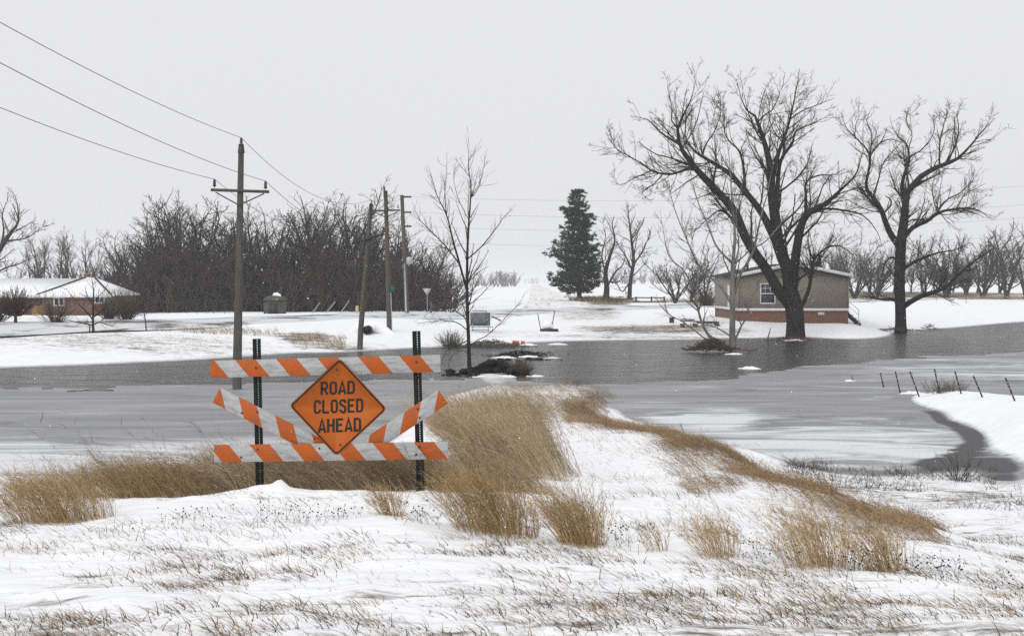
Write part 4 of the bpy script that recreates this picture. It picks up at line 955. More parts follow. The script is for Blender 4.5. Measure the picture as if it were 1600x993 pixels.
# ---------------------------------------------------------------- utility poles
def ins(mb, p, h=.42, r=.085, k=10):
    p = np.array(p, float); z = [0,.06,.07,.14,.15,.22,.23,.30,.31,.38,.42]; rr = [.05,.05,1,1,.7,.95,.7,.9,.65,.7,.4]
    mb.tube([p+[0,0,q*h/.42] for q in z], [max(v*r, .02) for v in rr], k)
def pole_main():
    D = 59.5; A = px(370,614,D); T = px(377,226,D); o = A.copy(); o[2] = -.0
    root = thing('utility_pole', 'nearest utility pole with wooden crossarm standing in the icy water', 'utility pole', o)
    P = lambda t: A*(1-t)+T*t
    m = MB(); m.tube([P(t) - np.array([0,0,.9*(t==0)]) for t in np.linspace(0,1,10)], np.linspace(.20,.115,10), 14); m.build('pole', M['wood_pole'], root, origin=o, smooth=True)
    m = MB(); tp = P(1.); m.tube([tp-[0,0,.35], tp-[0,0,.3], tp+[0,0,.02], tp+[0,0,.05]], [.15,.15,.10,.05], 10); m.build('pole_cap', M['insulator'], root, origin=o)
    m = MB(); ins(m, tp+[0,0,.03], .26, .07); m.build('insulator', M['insulator'], root, origin=o)
    c = px(376,298,D); l = px(331,297,D); r = px(421.5,300,D)
    m = MB(); m.beam(l-[0,.17,0], r-[0,.17,0], .10, .12); m.build('crossarm', M['wood_pole'], root, origin=o)
    j = px(375,321,D)
    for e in (px(339,301,D), px(414,303,D)):
        m = MB(); m.beam(e-[0,.24,0], j-[0,.20,0], .04, .05); m.build('brace', M['wood_pole'], root, origin=o)
    tops = []
    for e in (px(336.5,296,D), px(416,299,D)):
        m = MB(); ins(m, e-[0,.17,-.06], .36, .075); m.build('insulator', M['insulator'], root, origin=o); tops.append(e-[0,.17,-.42])
    m = MB(); m.tube([c-[0,.26,.02], c-[0,.15,.02]], .03, 8); m.build('bolt', M['bolt'], root, origin=o)
    return tp+[0,0,.29], tops
pA_top, pA_arm = pole_main()
def pole_lean():
    D = 93.; A = px(561.5,541,D); T = px(580,318,D); o = np.array([A[0], D, gz(561.5, D)])
    root = thing('utility_pole', 'leaning grey utility pole with dark slanted crossarm beside the culvert', 'utility pole', o)
    m = MB(); m.tube([A*(1-t)+T*t - np.array([0,0,.8*(t==0)]) for t in np.linspace(0,1,9)], np.linspace(.19,.12,9), 12); m.build('pole', M['wood_pole'], root, origin=o, smooth=True)
    l = px(551,381,D)-[0,.2,0]; r = px(600.5,365,D)-[0,.2,0]
    m = MB(); m.beam(l, r, .10, .12); m.build('crossarm', M['steel_dark'], root, origin=o)
    for e, s in ((px(553.5,365,D), .45), (px(599.5,365,D), .45)):
        m = MB(); ins(m, e-[0,.2,-.02], .42, .09); m.build('insulator', M['insulator'], root, origin=o)
    m = MB(); m.tube([T, T+[0.01,0,.25]], [.03,.03], 8); m.build('top_pin', M['steel_dark'], root, origin=o)
    return T+[.01,0,.25], [px(553.5,355,D)-[0,.2,0], px(599.5,355,D)-[0,.2,0]]
pB_top, pB_arm = pole_lean()
def pole_mid():
    D = 104.; A = px(609,518,D); T = px(602.5,298,D); o = np.array([A[0], D, gz(609, D)])
    root = thing('utility_pole', 'tall brown utility pole with pale crossarm in the middle of three', 'utility pole', o)
    m = MB(); m.tube([A*(1-t)+T*t - np.array([0,0,.8*(t==0)]) for t in np.linspace(0,1,9)], np.linspace(.21,.14,9), 12); m.build('pole', M['wood_pole_brown'], root, origin=o, smooth=True)
    m = MB(); m.tube([T-[.1,0,.5], T-[.1,0,-.3]], .06, 8); m.build('top_pin', M['wood_pole'], root, origin=o)
    l = px(582,329.5,D)-[0,.2,0]; r = px(625,328.5,D)-[0,.2,0]
    m = MB(); m.beam(l, r, .10, .12); m.build('crossarm', M['wood_pole_brown'], root, origin=o)
    j = px(603.5,340,D)-[0,.22,0]
    for e in (px(585,331,D), px(621,331,D)):
        m = MB(); m.beam(e-[0,.27,0], j, .05, .06); m.build('brace', M['wood_pole_brown'], root, origin=o)
    tops = []
    for e in (px(584,328,D), px(622,327,D)):
        m = MB(); ins(m, e-[0,.2,-.04], .33, .07); m.build('insulator', M['galv'], root, origin=o); tops.append(e-[0,.2,-.37])
    m = MB(); z = px(611,452,D); m.box(z[0]-.02, z[0]+.30, D-.25, D-.22, z[2]-.22, z[2]+.22); m.build('marker_plate', M['green_sign'], root, origin=o)
    m = MB(); q0 = px(613,519,D); q1 = px(611,455,D); m.beam(q0-[0,.2,.2], q1-[0,.2,0], .06, .06); m.build('ground_guard', M['galv'], root, origin=o)
    return T+[-.1,0,.3], tops
pC_top, pC_arm = pole_mid()
def pole_far():
    D = 136.; A = px(636,488,D); T = px(628,305,D); o = np.array([A[0], D, gz(636, D)])
    root = thing('utility_pole', 'farthest utility pole with three side insulators and a grey transformer', 'utility pole', o)
    m = MB(); m.tube([A*(1-t)+T*t - np.array([0,0,.8*(t==0)]) for t in np.linspace(0,1,9)], np.linspace(.22,.17,9), 12); m.build('pole', M['wood_pole_brown'], root, origin=o, smooth=True)
    tops = []
    for y in (307.5, 331.5, 353.5):
        p = px(630.5,y,D); q = px(643,y,D); m = MB(); n = 11; ts = np.linspace(0, 1, n)
        m.tube([p*(1-t)+q*t for t in ts], [.05 if i % 2 == 0 else .12 for i in range(n)], 8); m.build('insulator', M['insulator'], root, origin=o); tops.append(q)
    c0 = px(640,413,D)-[0,.3,0]; c1 = px(640,401,D)-[0,.3,0]; m = MB(); m.tube([c0, c0+[0,0,.04], c1-[0,0,.12], c1], [.2,.30,.30,.16], 14); tf = m.build('transformer', M['sign_back'], root, origin=o)
    m = MB(); m.tube([c1+[.08,0,0], c1+[.08,0,.25]], .05, 8); m.build('bushing', M['insulator'], tf, origin=o)
    m = MB(); m.tube([px(635,487,D)-[0,.25,0.2], px(632.5,412,D)-[0,.25,0]], .09, 8); m.build('conduit', M['galv'], root, origin=o)
    return T, tops
pD_top, pD_arm = pole_far()
def wire(a, b, sag, label, r=.012, n=28):
    a = np.array(a); b = np.array(b); t = np.linspace(0, 1, n)[:, None]; P = a*(1-t)+b*t; P[:, 2] -= 4*sag*(t*(1-t))[:, 0]
    m = MB(); m.tube(P, r, 5); o = m.build('power_line', M['wire'], origin=a); return tag(o, label, 'wire', 'overhead power lines')
for a, bx, ypx, lb in ((pA_top, -14.5, 35, 'topmost power line rising to the left from the nearest pole'), (pA_arm[1], -13.2, 98, 'middle power line rising to the left from the nearest pole'), (pA_arm[0], -15.6, 168, 'lowest power line rising to the left from the nearest pole')):
    Db = 12.; sag = .75 ; t = (a[0] + .36*a[1])/((a[0]-bx) + .36*(a[1]-Db)); Dt = a[1] + (Db-a[1])*t
    zt = H + (HY-ypx)/F*Dt; zb = (zt + 4*sag*t*(1-t) - a[2]*(1-t))/t
    wire(a, (bx, Db, zb), sag, lb, .011)
wire(pA_top, pB_top, 1.2, 'upper power line dipping right from the nearest pole to the leaning pole', .011)
wire(pA_arm[0], pB_arm[0], 1.1, 'power line from the left crossarm end of the nearest pole to the leaning pole', .011)
wire(pA_arm[1], pB_arm[1], 1.1, 'power line from the right crossarm end of the nearest pole to the leaning pole', .011)
wire(pC_top, pD_top, .8, 'thin wire from the middle pole top to the farthest pole', .012)
wire(pB_top, pC_top, .5, 'thin wire from the leaning pole top to the middle pole', .012)
wire(pC_arm[1], pD_arm[1], .7, 'thin wire from the pale crossarm to the farthest pole', .012)
for k, (p, yb, lb) in enumerate(((pD_arm[0], 282, 'topmost'), (pD_arm[1], 312, 'second'), (pD_arm[2], 332, 'third'))):
    wire(p, px(1700, yb, 150), 1.1, lb+' faint far wire crossing the sky behind the trees', .008, 40)
wire(px(632.5,378,136), px(1700,362,150), .9, 'lowest faint far wire crossing the sky behind the trees', .008, 40)

# ---------------------------------------------------------------- barricade
def barricade():
    D = 15.1; s = D/F; o = np.array([(530-800)*s, D, gz(530, D)]); root = thing('road_barricade', 'orange and white striped barricade with diamond road closed sign', 'barricade', o)
    W = lambda x, y, dy=0.: px(x, y, D) + np.array([0, dy, 0])
    ZT = (0, 0, 1)
    # perforated posts
    for (xt, yt, xb, yb) in ((399.8,529,406.5,778),(650,517,658.5,772)):
        T = W(xt, yt); B = W(xb, yb); B[2] -= .35; ax = T-B; L = np.linalg.norm(ax); ax /= L; u = np.array([ax[2], 0, -ax[0]]); m = MB()
        def vb(x0, x1, y0, y1, h0, h1, xs=0.):
            Pm = [B+u*x+ax*h+np.array([0,y,0]) for (x,y,h) in ((x0,y0,h0),(x1,y0,h0),(x1+xs,y1,h0),(x0+xs,y1,h0),(x0,y0,h1),(x1,y0,h1),(x1+xs,y1,h1),(x0+xs,y1,h1))]; m.hexa(Pm)
        vb(-.038, .0055, .012, .017, 0, L); vb(.0155, .038, .012, .017, 0, L)     # web left and right of the hole column
        vb(-.038, -.033, .0175, .045, 0, L, -.006); vb(.033, .038, .0175, .045, 0, L, .006)   # channel flanges
        h = L - .012; 
        vb(.0057, .0153, .0121, .0169, L-.012, L)
        while h > .2:
            vb(.0057, .0153, .0121, .0169, h-.0254, h-.0115); h -= .0254
        m.build('post', M['post_green'], root, origin=o)
    def board(c0, c1, hpx, dy, mat, th=.02, name='board'):
        # c0, c1: photo points of the board's centre line ends
        a = W(*c0, dy); b = W(*c1, dy); L = np.linalg.norm(b-a); ang = math.atan2(b[2]-a[2], b[0]-a[0]); hh = hpx*s; m = MB(); bv = .004
        x0, x1, z0, z1 = -L/2, L/2, -hh/2, hh/2
        ring = lambda i, y: [[x0+i,y,z0+i],[x1-i,y,z0+i],[x1-i,y,z1-i],[x0+i,y,z1-i]]
        V = ring(bv, -th/2)+ring(0, -th/2+bv)+ring(0, th/2); Q = [[0,1,2,3]]
        for r_ in (0, 4):
            for k in range(4): Q.append([r_+k, r_+4+k, r_+4+(k+1)%4, r_+(k+1)%4])
        Q.append([11,10,9,8]); m.add(V, Q)
        ob = m.build(name, mat, root); c = (a+b)/2 - o; ob.location = c; ob.rotation_euler = (0, -ang, 0); return ob
    board((329,576.5),(688.4,567.2), 27.0, -.012, stripe_mat('stripe_top', .80, .0255, 1.3))
    board((335.8,707.5),(700,702.5), 27.0, -.036, stripe_mat('stripe_bottom', .80, .818, 4.1))
    board((338.5,616.5),(505,701), 26.5, -.0125, stripe_mat('stripe_left', .87, .774, 7.7))
    board((692.6,619.2),(572,698), 26.0, -.0130, stripe_mat('stripe_right', -1.0, .422, 9.2))
    # bolts
    for (x, y) in ((400.8,574.2),(404,700.8),(378,713.5),(650.8,565),(655.5,697),(651,708.8),(378.5,644.5),(403,643),(653,638),(656,652),(527.5,577.5),(532.5,693.5),(500,699)):
        c = W(x, y); yy = -.052 if y > 690 else -.030
        if (x, y) in ((527.5,577.5),(532.5,693.5)): yy = -.058
        m = MB(); m.tube([c+[0,yy,0], c+[0,yy+.012,0]], .011, 8); m.build('bolt', M['bolt'], root, origin=o)
    # diamond sign
    cen = W(529.3, 635.2, -.052); half = 108.2*s/2; rot = R(45 - 2.0)
    def rdia(hf, rc, n=6):
        P = []
        for k in range(4):
            cx, cz = [(1,1),(-1,1),(-1,-1),(1,-1)][k]
            for i in range(n+1):
                a = k*math.pi/2 + i/n*math.pi/2; P.append([cx*(hf-rc)+rc*math.cos(a), cz*(hf-rc)+rc*math.sin(a)])
        P = np.array(P); c, sn = math.cos(rot), math.sin(rot); return P @ np.array([[c, sn], [-sn, c]])
    def ringmesh(outer, inner, y):
        n = len(outer); V = [[p[0], y, p[1]] for p in outer] + [[p[0], y, p[1]] for p in inner]
        return V, [[i, (i+1)%n, n+(i+1)%n, n+i] for i in range(n)]
    out = rdia(half, .045); n = len(out); m = MB()
    V = [[p[0], -.0015, p[1]] for p in out] + [[p[0], .0015, p[1]] for p in out] + [[0,-.0015,0],[0,.0015,0]]
    m.add(V, [[i, n+i, n+(i+1)%n, (i+1)%n] for i in range(n)], [[(i+1)%n, 2*n, i][::-1] for i in range(n)] + [[n+i, 2*n+1, n+(i+1)%n][::-1] for i in range(n)])
    sg = m.build('sign_panel', M['sign_orange'], root); sg.location = cen - o
    m = MB(); V, Q = ringmesh(rdia(half-.010, .038), rdia(half-.026, .030), -.0035); m.add(V, Q); m.build('sign_border', M['sign_black'], sg)
    # lettering: strokes on a unit-high cell
    def arc(cx, cy, rx, ry, a0, a1, n=7): return [(cx+rx*math.cos(R(a)), cy+ry*math.sin(R(a))) for a in np.linspace(a0, a1, n)]
    w = .50; h = .07
    rrect = arc(w-.2,1-.2-h,.2-h,.2,0,90,5)+arc(.2,1-.2-h,.2-h,.2,90,180,5)+arc(.2,.2+h,.2-h,.2,180,270,5)+arc(w-.2,.2+h,.2-h,.2,270,360,5)
    G = {'O': [(rrect, True)],
         'D': [([(h,h),(h,1-h)]+arc(w-.22,1-.22-h,.22-h,.22,90,0,5)+arc(w-.22,.22+h,.22-h,.22,0,-90,5), True)],
         'R': [([(h,0),(h,1-h)]+arc(w-.2,1-.2-h,.2-h,.2,90,0,5)+arc(w-.2,.62,.2-h,.16,0,-90,5)+[(h,.46)], False), ([(.24,.46),(w-.04,0)], False)],
         'A': [([(.035,0),(w/2,.98),(w-.035,0)], False), ([(.12,.25),(w-.12,.25)], False)],
         'C': [(arc(w-.2,1-.2-h,.2-h,.2,-12,90,6)+arc(.2,1-.2-h,.2-h,.2,90,180,5)+arc(.2,.2+h,.2-h,.2,180,270,5)+arc(w-.2,.2+h,.2-h,.2,270,372,6), False)],
         'L': [([(h,1),(h,h),(w-.02,h)], False)],
         'S': [(arc(w-.2,1-.2-h,.2-h,.2,-5,90,5)+arc(.2,1-.19-h,.2-h,.19,90,215,7)+arc(w-.2,.2+.06,.2-h,.24,50,-90,8)+arc(.2,.2+h,.2-h,.2,270,185,5), False)],
         'E': [([(w-.02,1-h),(h,1-h),(h,h),(w-.02,h)], False), ([(h,.52),(w-.09,.52)], False)],
         'H': [([(h,0),(h,1)], False), ([(w-h,0),(w-h,1)], False), ([(h,.52),(w-h,.52)], False)]}
    def stroke(P, closed, wd):
        P = np.array(P, float); keep = [0]
        for i in range(1, len(P)):
            if np.linalg.norm(P[i]-P[keep[-1]]) > 1e-4: keep.append(i)
        P = P[keep]
        if closed and np.linalg.norm(P[0]-P[-1]) < 1e-4: P = P[:-1]
        n = len(P); Lp = []; Rp = []
        for i in range(n):
            a = P[i]-P[i-1] if (i > 0 or closed) else None; b = P[(i+1)%n]-P[i] if (i < n-1 or closed) else None
            a = b if a is None else a; b = a if b is None else b
            a = a/np.linalg.norm(a); b = b/np.linalg.norm(b); na = np.array([-a[1],a[0]]); nb = np.array([-b[1],b[0]]); mm = na+nb; mm /= max(np.linalg.norm(mm), .3); k = min(1/max(mm@na, .35), 2.2)
            Lp.append(P[i]+mm*k*wd/2); Rp.append(P[i]-mm*k*wd/2)
        return np.array(Lp+Rp), [[i, (i+1)%n, n+(i+1)%n, n+i] for i in range(n if closed else n-1)]
    lay = 0
    for txt, xa, xb, yb, capx in (('ROAD', 502.3, 555.2, 615.2, 20.2), ('CLOSED', 491.6, 568.3, 643.9, 21.0), ('AHEAD', 498.6, 565, 673.6, 21.2)):
        wpx = (xb-xa); k = len(txt); cap = capx*s; adv = wpx*s/(k-.16); gw = adv*.84
        for i, chx in enumerate(txt):
            m = MB()
            for q, (pts, cl) in enumerate(G[chx]):
                V, Q = stroke(pts, cl, .155); lay += 1
                x = (xa-529.3)*s + i*adv + V[:,0]*gw/w; z = (635.2-yb)*s + V[:,1]*cap + (x-0)*.035 + .0
                m.add(np.stack([x, np.full(len(x), -.0035-.00025*(q+1)), z], -1), Q)
            m.build('letter', M['sign_black'], sg)
barricade()

# ---------------------------------------------------------------- right fence posts, other small things
FP = [((1331,587),(1332,596)),((1375.5,582),(1380.5,604)),((1399,580),(1407,616)),((1421.6,580),(1437,622)),((1460,576),(1470,624)),((1492,580),(1505,626)),((1521,587),(1541,635)),((1571,590),(1592,642))]
FD = [64.5, 60.5, 57.2, 54.4, 53.4, 51.8, 49.6, 46.6]
FL = ['short stub of a fence post poking through the ice','farthest full fence post standing in the ice','second full fence post, rising from ice beside dead grass','steel fence post at the tip of the snow bank','tallest steel fence post on the snow bank','steel fence post beside tall weeds on the snow bank','strongly leaning steel fence post on the snow bank','nearest steel fence post close to the right edge']
for (t, b_), D, lb in zip(FP, FD, FL):
    B = px(*b_, D); T = px(*t, D); d = T-B; o = B.copy(); B = B - d*.35; m = MB()
    root = thing('fence_post', lb, 'fence post', o, 'steel posts along the snow bank')
    m.beam(B, T, .055, .012, (0,1,0)); m.beam(B+[0,.022,0], T+[0,.022,0], .012, .034, (0,1,0)); m.build('post', M['steel_dark'], root, origin=o)
    m = MB(); 
    for k in range(3): c = B + (T-B)*(.62+.14*k); m.box(c[0]-.035, c[0]+.035, c[1]-.02, c[1]-.0085, c[2]-.012, c[2]+.012)
    m.build('wire_clip', M['galv'], root, origin=o)

def yield_sign():
    D = 136.; o = on(672, D); root = thing('yield_sign', 'triangular traffic sign seen from behind beside the grove', 'sign', o)
    a, b, c = px(660.5,450.5,D), px(674,450.5,D), px(667.3,462.5,D); m = MB(); V = np.array([a,b,c,a+[0,.01,0],b+[0,.01,0],c+[0,.01,0]])-[0,.06,0]
    m.add(V, [[0,1,4,3],[1,2,5,4],[2,0,3,5]], [[0,2,1],[3,4,5]]); m.build('sign_panel', M['sign_back'], root, origin=o)
    p = px(668,488,D); m = MB(); m.beam(p-[0,0,.4], px(667.3,451,D), .06, .06); m.build('post', M['galv'], root, origin=o)
yield_sign()
def small_post(x, y0, y1, D, w, mat, name, label, cat):
    o = px(x, y1, D); o[2] = min(o[2], gz(x, D)+.3); m = MB(); h = H-(y0-HY)/F*D - o[2]
    root = thing(name, label, cat, o)
    m.tube([[0,0,-.5],[0,0,h-.1],[0,0,h]], [w/2, w/2, w*.35], 10); m.build('post', mat, root); return root
small_post(673.5, 470, 487, 137, .2, M['wood_old'], 'marker_post', 'short wooden post right of the triangular sign', 'post')
r_ = small_post(558, 477, 489, 136, .32, M['yellow_post'], 'marker_post', 'short yellow utility marker post behind the leaning pole', 'post')
for x0, y0, x1, y1, lb in ((487,490,500,472,'left'),(508,490,524,471,'middle'),(531,488,546,469,'right')):
    D = 134.; a = px(x0, y0, D); a[2] = gz(x0, D)-.1; b = px(x1, y1, D); m = MB(); m.tube([a, b], .045, 6)
    tag(m.build('guy_guard', M['galv'], origin=a), lb+' slanting guy wire guard in front of the grove', 'guy wire', 'guy wire guards')
def shed():
    D = 129.; o = on(427, D); root = thing('utility_shed', 'small grey green shed with snowy roof at the grove edge', 'shed', o); s = D/F
    w = 30*s/2; h = 27*s; m = MB(); m.box(-w, w, 0, 2, -.4, h*.75); m.build('wall', M['green_box'], root)
    m = MB(); n = 9; V = []; 
    for k in range(n): a = math.pi*k/(n-1); V += [[-w*1.08*math.cos(a), -.12, h*.75+h*.3*math.sin(a)], [-w*1.08*math.cos(a), 2.12, h*.75+h*.3*math.sin(a)]]
    Q = [[2*i, 2*i+2, 2*i+3, 2*i+1] for i in range(n-1)]; m.add(V, Q + [[2*n-2, 0, 1, 2*n-1]], [[0, 2*i+2, 2*i] for i in range(1, n-1)][:n-2]); m.build('roof', M['green_box'], root)
    m = MB(); m.tube([[-.1,.5,h*1.0],[0,.5,h*1.05],[.3,.5,h*1.07],[.6,.5,h*1.02]], [.1,.25,.25,.1], 8); m.build('roof_snow', M['snow'], root)
    m = MB(); m.box(-.4,.4,-.04,-.003,-.1,h*.62); m.build('door', M['steel_dark'], root)
shed()
def chainlink():
    D = 133.; root = thing('chain_link_fence', 'dark wire fence at the foot of the grove left of the shed', 'fence', on(330, D)); o = np.array(root.location)
    pts = [px(x, 498, D) for x in (292, 308, 322, 334, 351, 368)]
    for p in pts:
        p[2] = gz(p[0]/D*F+800, D); m = MB(); m.tube([p-[0,0,.3], p+[0,0,1.25]], .035, 6); m.build('post', M['steel_dark'], root, origin=o)
    for h in (.1, .66, 1.22):
        m = MB(); m.tube([p+[0,-.01,h] for p in pts], .018, 5); m.build('rail', M['steel_dark'], root, origin=o)
    m = MB()
    for k in range(60):
        t = k/60*(len(pts)-1); i = int(t); f = t-i; p = pts[i]*(1-f)+pts[i+1]*f
        for sg in (-1, 1):
            if 0 < k < 56: m.tube([p+[0,-.012,.1], p+[sg*.3,-.012,1.2]], .006, 3, False)
    m.build('mesh', M['steel_dark'], root, origin=o)
chainlink()
def culvert():
    D = 101.; c = px(573, 515.5, D); r = 6.6*D/F; root = thing('culvert_pipe', 'black culvert pipe opening in the snow beside the leaning pole', 'pipe', c); n = 20
    m = MB(); V = []; Q = []
    prof = [(r,2.2),(r,0.),(r*.9,-.0),(r*.88,.05),(r*.88,2.0)]
    for rr, y in prof:
        for k in range(n): a = 2*math.pi*k/n; V.append([rr*math.cos(a), y, rr*math.sin(a)])
    for i in range(len(prof)-1):
        for k in range(n): Q.append([i*n+k, i*n+(k+1)%n, (i+1)*n+(k+1)%n, (i+1)*n+k])
    T = []; V.append([0, 2.0, 0]); 
    for k in range(n): T.append([4*n+k, 4*n+(k+1)%n, len(V)-1])
    m.add(V, Q, T); m.build('pipe', M['rubber_black'], root)
    m = MB(); m.tube([[-1.6,1.5,-.7],[-.6,1.5,r*.55],[0,1.5,r*.95],[.6,1.5,r*.6],[1.8,1.5,-.6]], [.3,.5,.35,.5,.3], 10); m.build('snow_cap', M['snow'], root, smooth=True)
culvert()
def fuel_tank():
    D = 112.; s = D/F; o = on(750, D); root = thing('fuel_tank', 'grey horizontal fuel tank on a metal stand behind the slender tree', 'tank', o)
    c = px(750.5, 498.5, D) - o; L = 31*s; rz = 11.5*s; m = MB(); n = 18; V = []; Q = []
    secs = [(-L/2,.6),(-L/2,.93),(-L/2+.04,1.),(L/2-.04,1.),(L/2,.93),(L/2,.6)]
    for x, k in secs:
        for i in range(n): a = 2*math.pi*i/n; V.append([c[0]+x, .42*k*math.cos(a), c[2]+rz*k*math.sin(a)*(.9+.1*abs(math.cos(a)))])
    for i in range(len(secs)-1):
        for k in range(n): Q.append([i*n+k, i*n+(k+1)%n, (i+1)*n+(k+1)%n, (i+1)*n+k])
    V += [[c[0]-L/2,0,c[2]],[c[0]+L/2,0,c[2]]]; T = [[(k+1)%n, k, len(V)-2] for k in range(n)] + [[5*n+k, 5*n+(k+1)%n, len(V)-1] for k in range(n)]
    m.add(V, Q, T); m.build('tank', M['tank_grey'], root, smooth=False)
    zt = c[2]-rz
    for x in (-L*.38, L*.40):
        for y in (-.36, .36):
            m = MB(); m.beam([c[0]+x,y,-.3],[c[0]+x,y,zt+.25],.06,.06); m.build('leg', M['galv'], root)
    m = MB()
    for y in (-.37, .37): m.beam([c[0]-L*.5,y,zt-.04],[c[0]+L*.48,y,zt-.04],.05,.06); m.beam([c[0]-L*.45,y,zt-.25],[c[0]+L*.45,y,zt-.25],.04,.05)
    m.build('stand_rail', M['galv'], root)
    m = MB(); m.tube([[c[0]-L*.4,0,c[2]+rz+.1],[c[0]+L*.3,0,c[2]+rz+.1]], .03, 6); m.tube([[c[0]+L*.3,0,c[2]+rz*.8],[c[0]+L*.3,0,c[2]+rz+.1]], .03, 6); m.build('filler_pipe', M['steel_dark'], root)
    m = MB(); m.tube([[c[0]+L*.48,-.1,zt-.05],[c[0]+L*.62,-.1,zt-.02],[c[0]+L*.62,-.1,zt-.3],[c[0]+L*.5,-.1,zt-.4]], .04, 6); m.build('hose', M['rubber_black'], root)
    m = MB(); m.beam([c[0]+L*.56,-.15,c[2]+.25],[c[0]+L*1.05,-.15,c[2]-.12],.06,.10); m.build('pump_handle', M['wood_old'], root)
fuel_tank()
def sled():
    D = 116.; o = px(858.5, 513, D); o[2] = gz(858.5, D); s = D/F; root = thing('snow_covered_cart', 'low dark cart heaped with snow between two thin upright rods', 'cart', o)
    X = lambda x: (x-858.5)*s; Z = lambda y: (513-y)*s
    m = MB(); m.box(X(844), X(872), -.5, .5, Z(513)-.02, Z(510)+.02); m.box(X(846),X(850),-.55,-.45,-.15,Z(512)); m.box(X(864),X(868),-.55,-.45,-.15,Z(512)); m.build('deck', M['steel_dark'], root)
    for a, b in (((840,486),(845,511)),((866.5,481),(863,501))):
        m = MB(); m.tube([[X(b[0]),-.3,Z(b[1])-.05],[X(a[0]),-.3,Z(a[1])]], .035, 6); m.build('rod', M['steel_dark'], root)
    m = MB(); rg = np.random.default_rng(3); m.tube([[X(847),0,Z(509)],[X(850),0,Z(505)],[X(855),0,Z(503)],[X(860),0,Z(504)],[X(865),0,Z(509)]], [.08,.35,.42,.35,.08], 10); m.build('snow_heap', M['snow'], root, smooth=True)
sled()
def rail_fence():
    D = 196.; o = on(1010, D); root = thing('rail_fence', 'brown wooden post and rail fence right of the evergreen', 'fence', o); ps = []
    for x, yt in ((962,466),(994,463),(1018,463),(1038,463),(1054,460)):
        p = on(x, D); zt = H-(yt-HY)/F*D; m = MB(); m.beam(p-[0,0,.3], [p[0],D,zt], .22, .2); m.build('post', M['wood_old'], root, origin=o); ps.append((p, zt))
    for k in range(3):
        for h in (.15, .75):
            m = MB(); a, za = ps[k]; b, zb = ps[k+1]; m.beam([a[0],D-.14,za-h],[b[0],D-.14,zb-h-.03],.06,.16); m.build('rail', M['wood_old'], root, origin=o)
rail_fence()
def stack():
    D = 126.; o = on(1049.5, D); s = D/F; root = thing('crate', 'small dark crate standing on the snow left of the tan house', 'crate', o)
    w = 3.4*s; m = MB(); m.box(-w, w, -.2, .2, -.1, 7.5*s); m.build('body', M['steel_dark'], root); m = MB(); m.box(-w*1.06, w*1.06, -.22, .22, 7.5*s+.003, 7.5*s+.05); m.build('lid', M['wood_old'], root)
    D = 120.; s = D/F; o = on(1078, D); root = thing('plank_ramp', 'low trestle of planks lying on the snow left of the tan house', 'planks', o); X = lambda x: (x-1078)*s; Z = lambda y: (494-y)*s
    for i, (x0, x1, y0, y1, w) in enumerate(((1064,1084,482,483,.0),(1063,1086,484.6,485.6,.5),(1086,1123,485.6,486.6,.2),(1090,1124,488,489,.7))):
        m = MB(); m.beam([X(x0),-.4+w,Z(y0)],[X(x1),-.4+w,Z(y1)],.28,.10); m.build('plank', M['wood_old'] if i != 2 else M['steel_dark'], root)
    for x in (1066, 1086, 1120):
        m = MB(); m.box(X(x)-.15, X(x)+.15, -.6, .4, -.3, Z(489)); m.build('trestle', M['wood_old'], root)
stack()
def brushpile(name, label, x, D, w, h, n, mat, seed, cat='brush pile'):
    rg = np.random.default_rng(seed); o = on(x, D); m = MB(); K = n
    c = np.stack([rg.standard_normal(K)*w*.32, rg.standard_normal(K)*w*.22, np.zeros(K)], -1); c[:, 2] = h*np.exp(-(c[:, 0]/(w*.35))**2)*rg.random(K)
    az = rg.random(K)*6.28; el = .25*rg.standard_normal(K); d = np.stack([np.cos(az)*np.cos(el), np.sin(az)*np.cos(el), np.sin(el)], -1); L = (np.minimum(w*.18, .38)*(.4+rg.random(K)))[:, None]
    P = np.stack([c-d*L, c+.05*L*rg.standard_normal((K, 3)), c+d*L], 1); Rr = (.010+.022*rg.random(K)**3)[:, None]*np.array([[1., .9, .5]]); m.tubes(P, Rr, 4)
    return tag(m.build(name, mat, origin=None), label, cat), o, m
def pile(name, label, x, D, w, h, n, mat, seed, cat='brush pile', dz=0.):
    ob, o, m = brushpile(name, label, x, D, w, h, n, mat, seed, cat); o = o + [0,0,dz]
    ob.location = [float(c) for c in o]; return tag(ob, kind='stuff')
pile('brush_pile', 'grey brush heap at the foot of the rail fence', 972, 198, 5.5, .9, 260, M['wood_old'], 70)
pile('driftwood', 'brown driftwood caught against the leaning pale tree', 1113, 90.6, 2.6, .75, 420, M['drift'], 71, 'driftwood', .95)
pile('driftwood', 'flat driftwood raft around the largest trunk', 1240, 109.5, 3.4, .25, 200, M['drift'], 72, 'driftwood', .5)
pile('driftwood', 'thin driftwood caught round the crooked black trunk', 1398, 124.4, 2.8, .2, 120, M['drift'], 73, 'driftwood', .3)
pile('driftwood', 'dark stick tangle floating near the right far shore', 1452, 134, 1.6, .5, 60, M['drift'], 74, 'driftwood')
pile('driftwood', 'dead brush mound on the shore below the fuel tank', 768, 98.5, 4.2, .5, 420, M['grey_brush'], 75, 'driftwood', .1)
pile('driftwood', 'long dark debris raft in the water right of the slender tree', 815, 87, 4.6, .35, 360, M['soil'], 76, 'driftwood', .45)
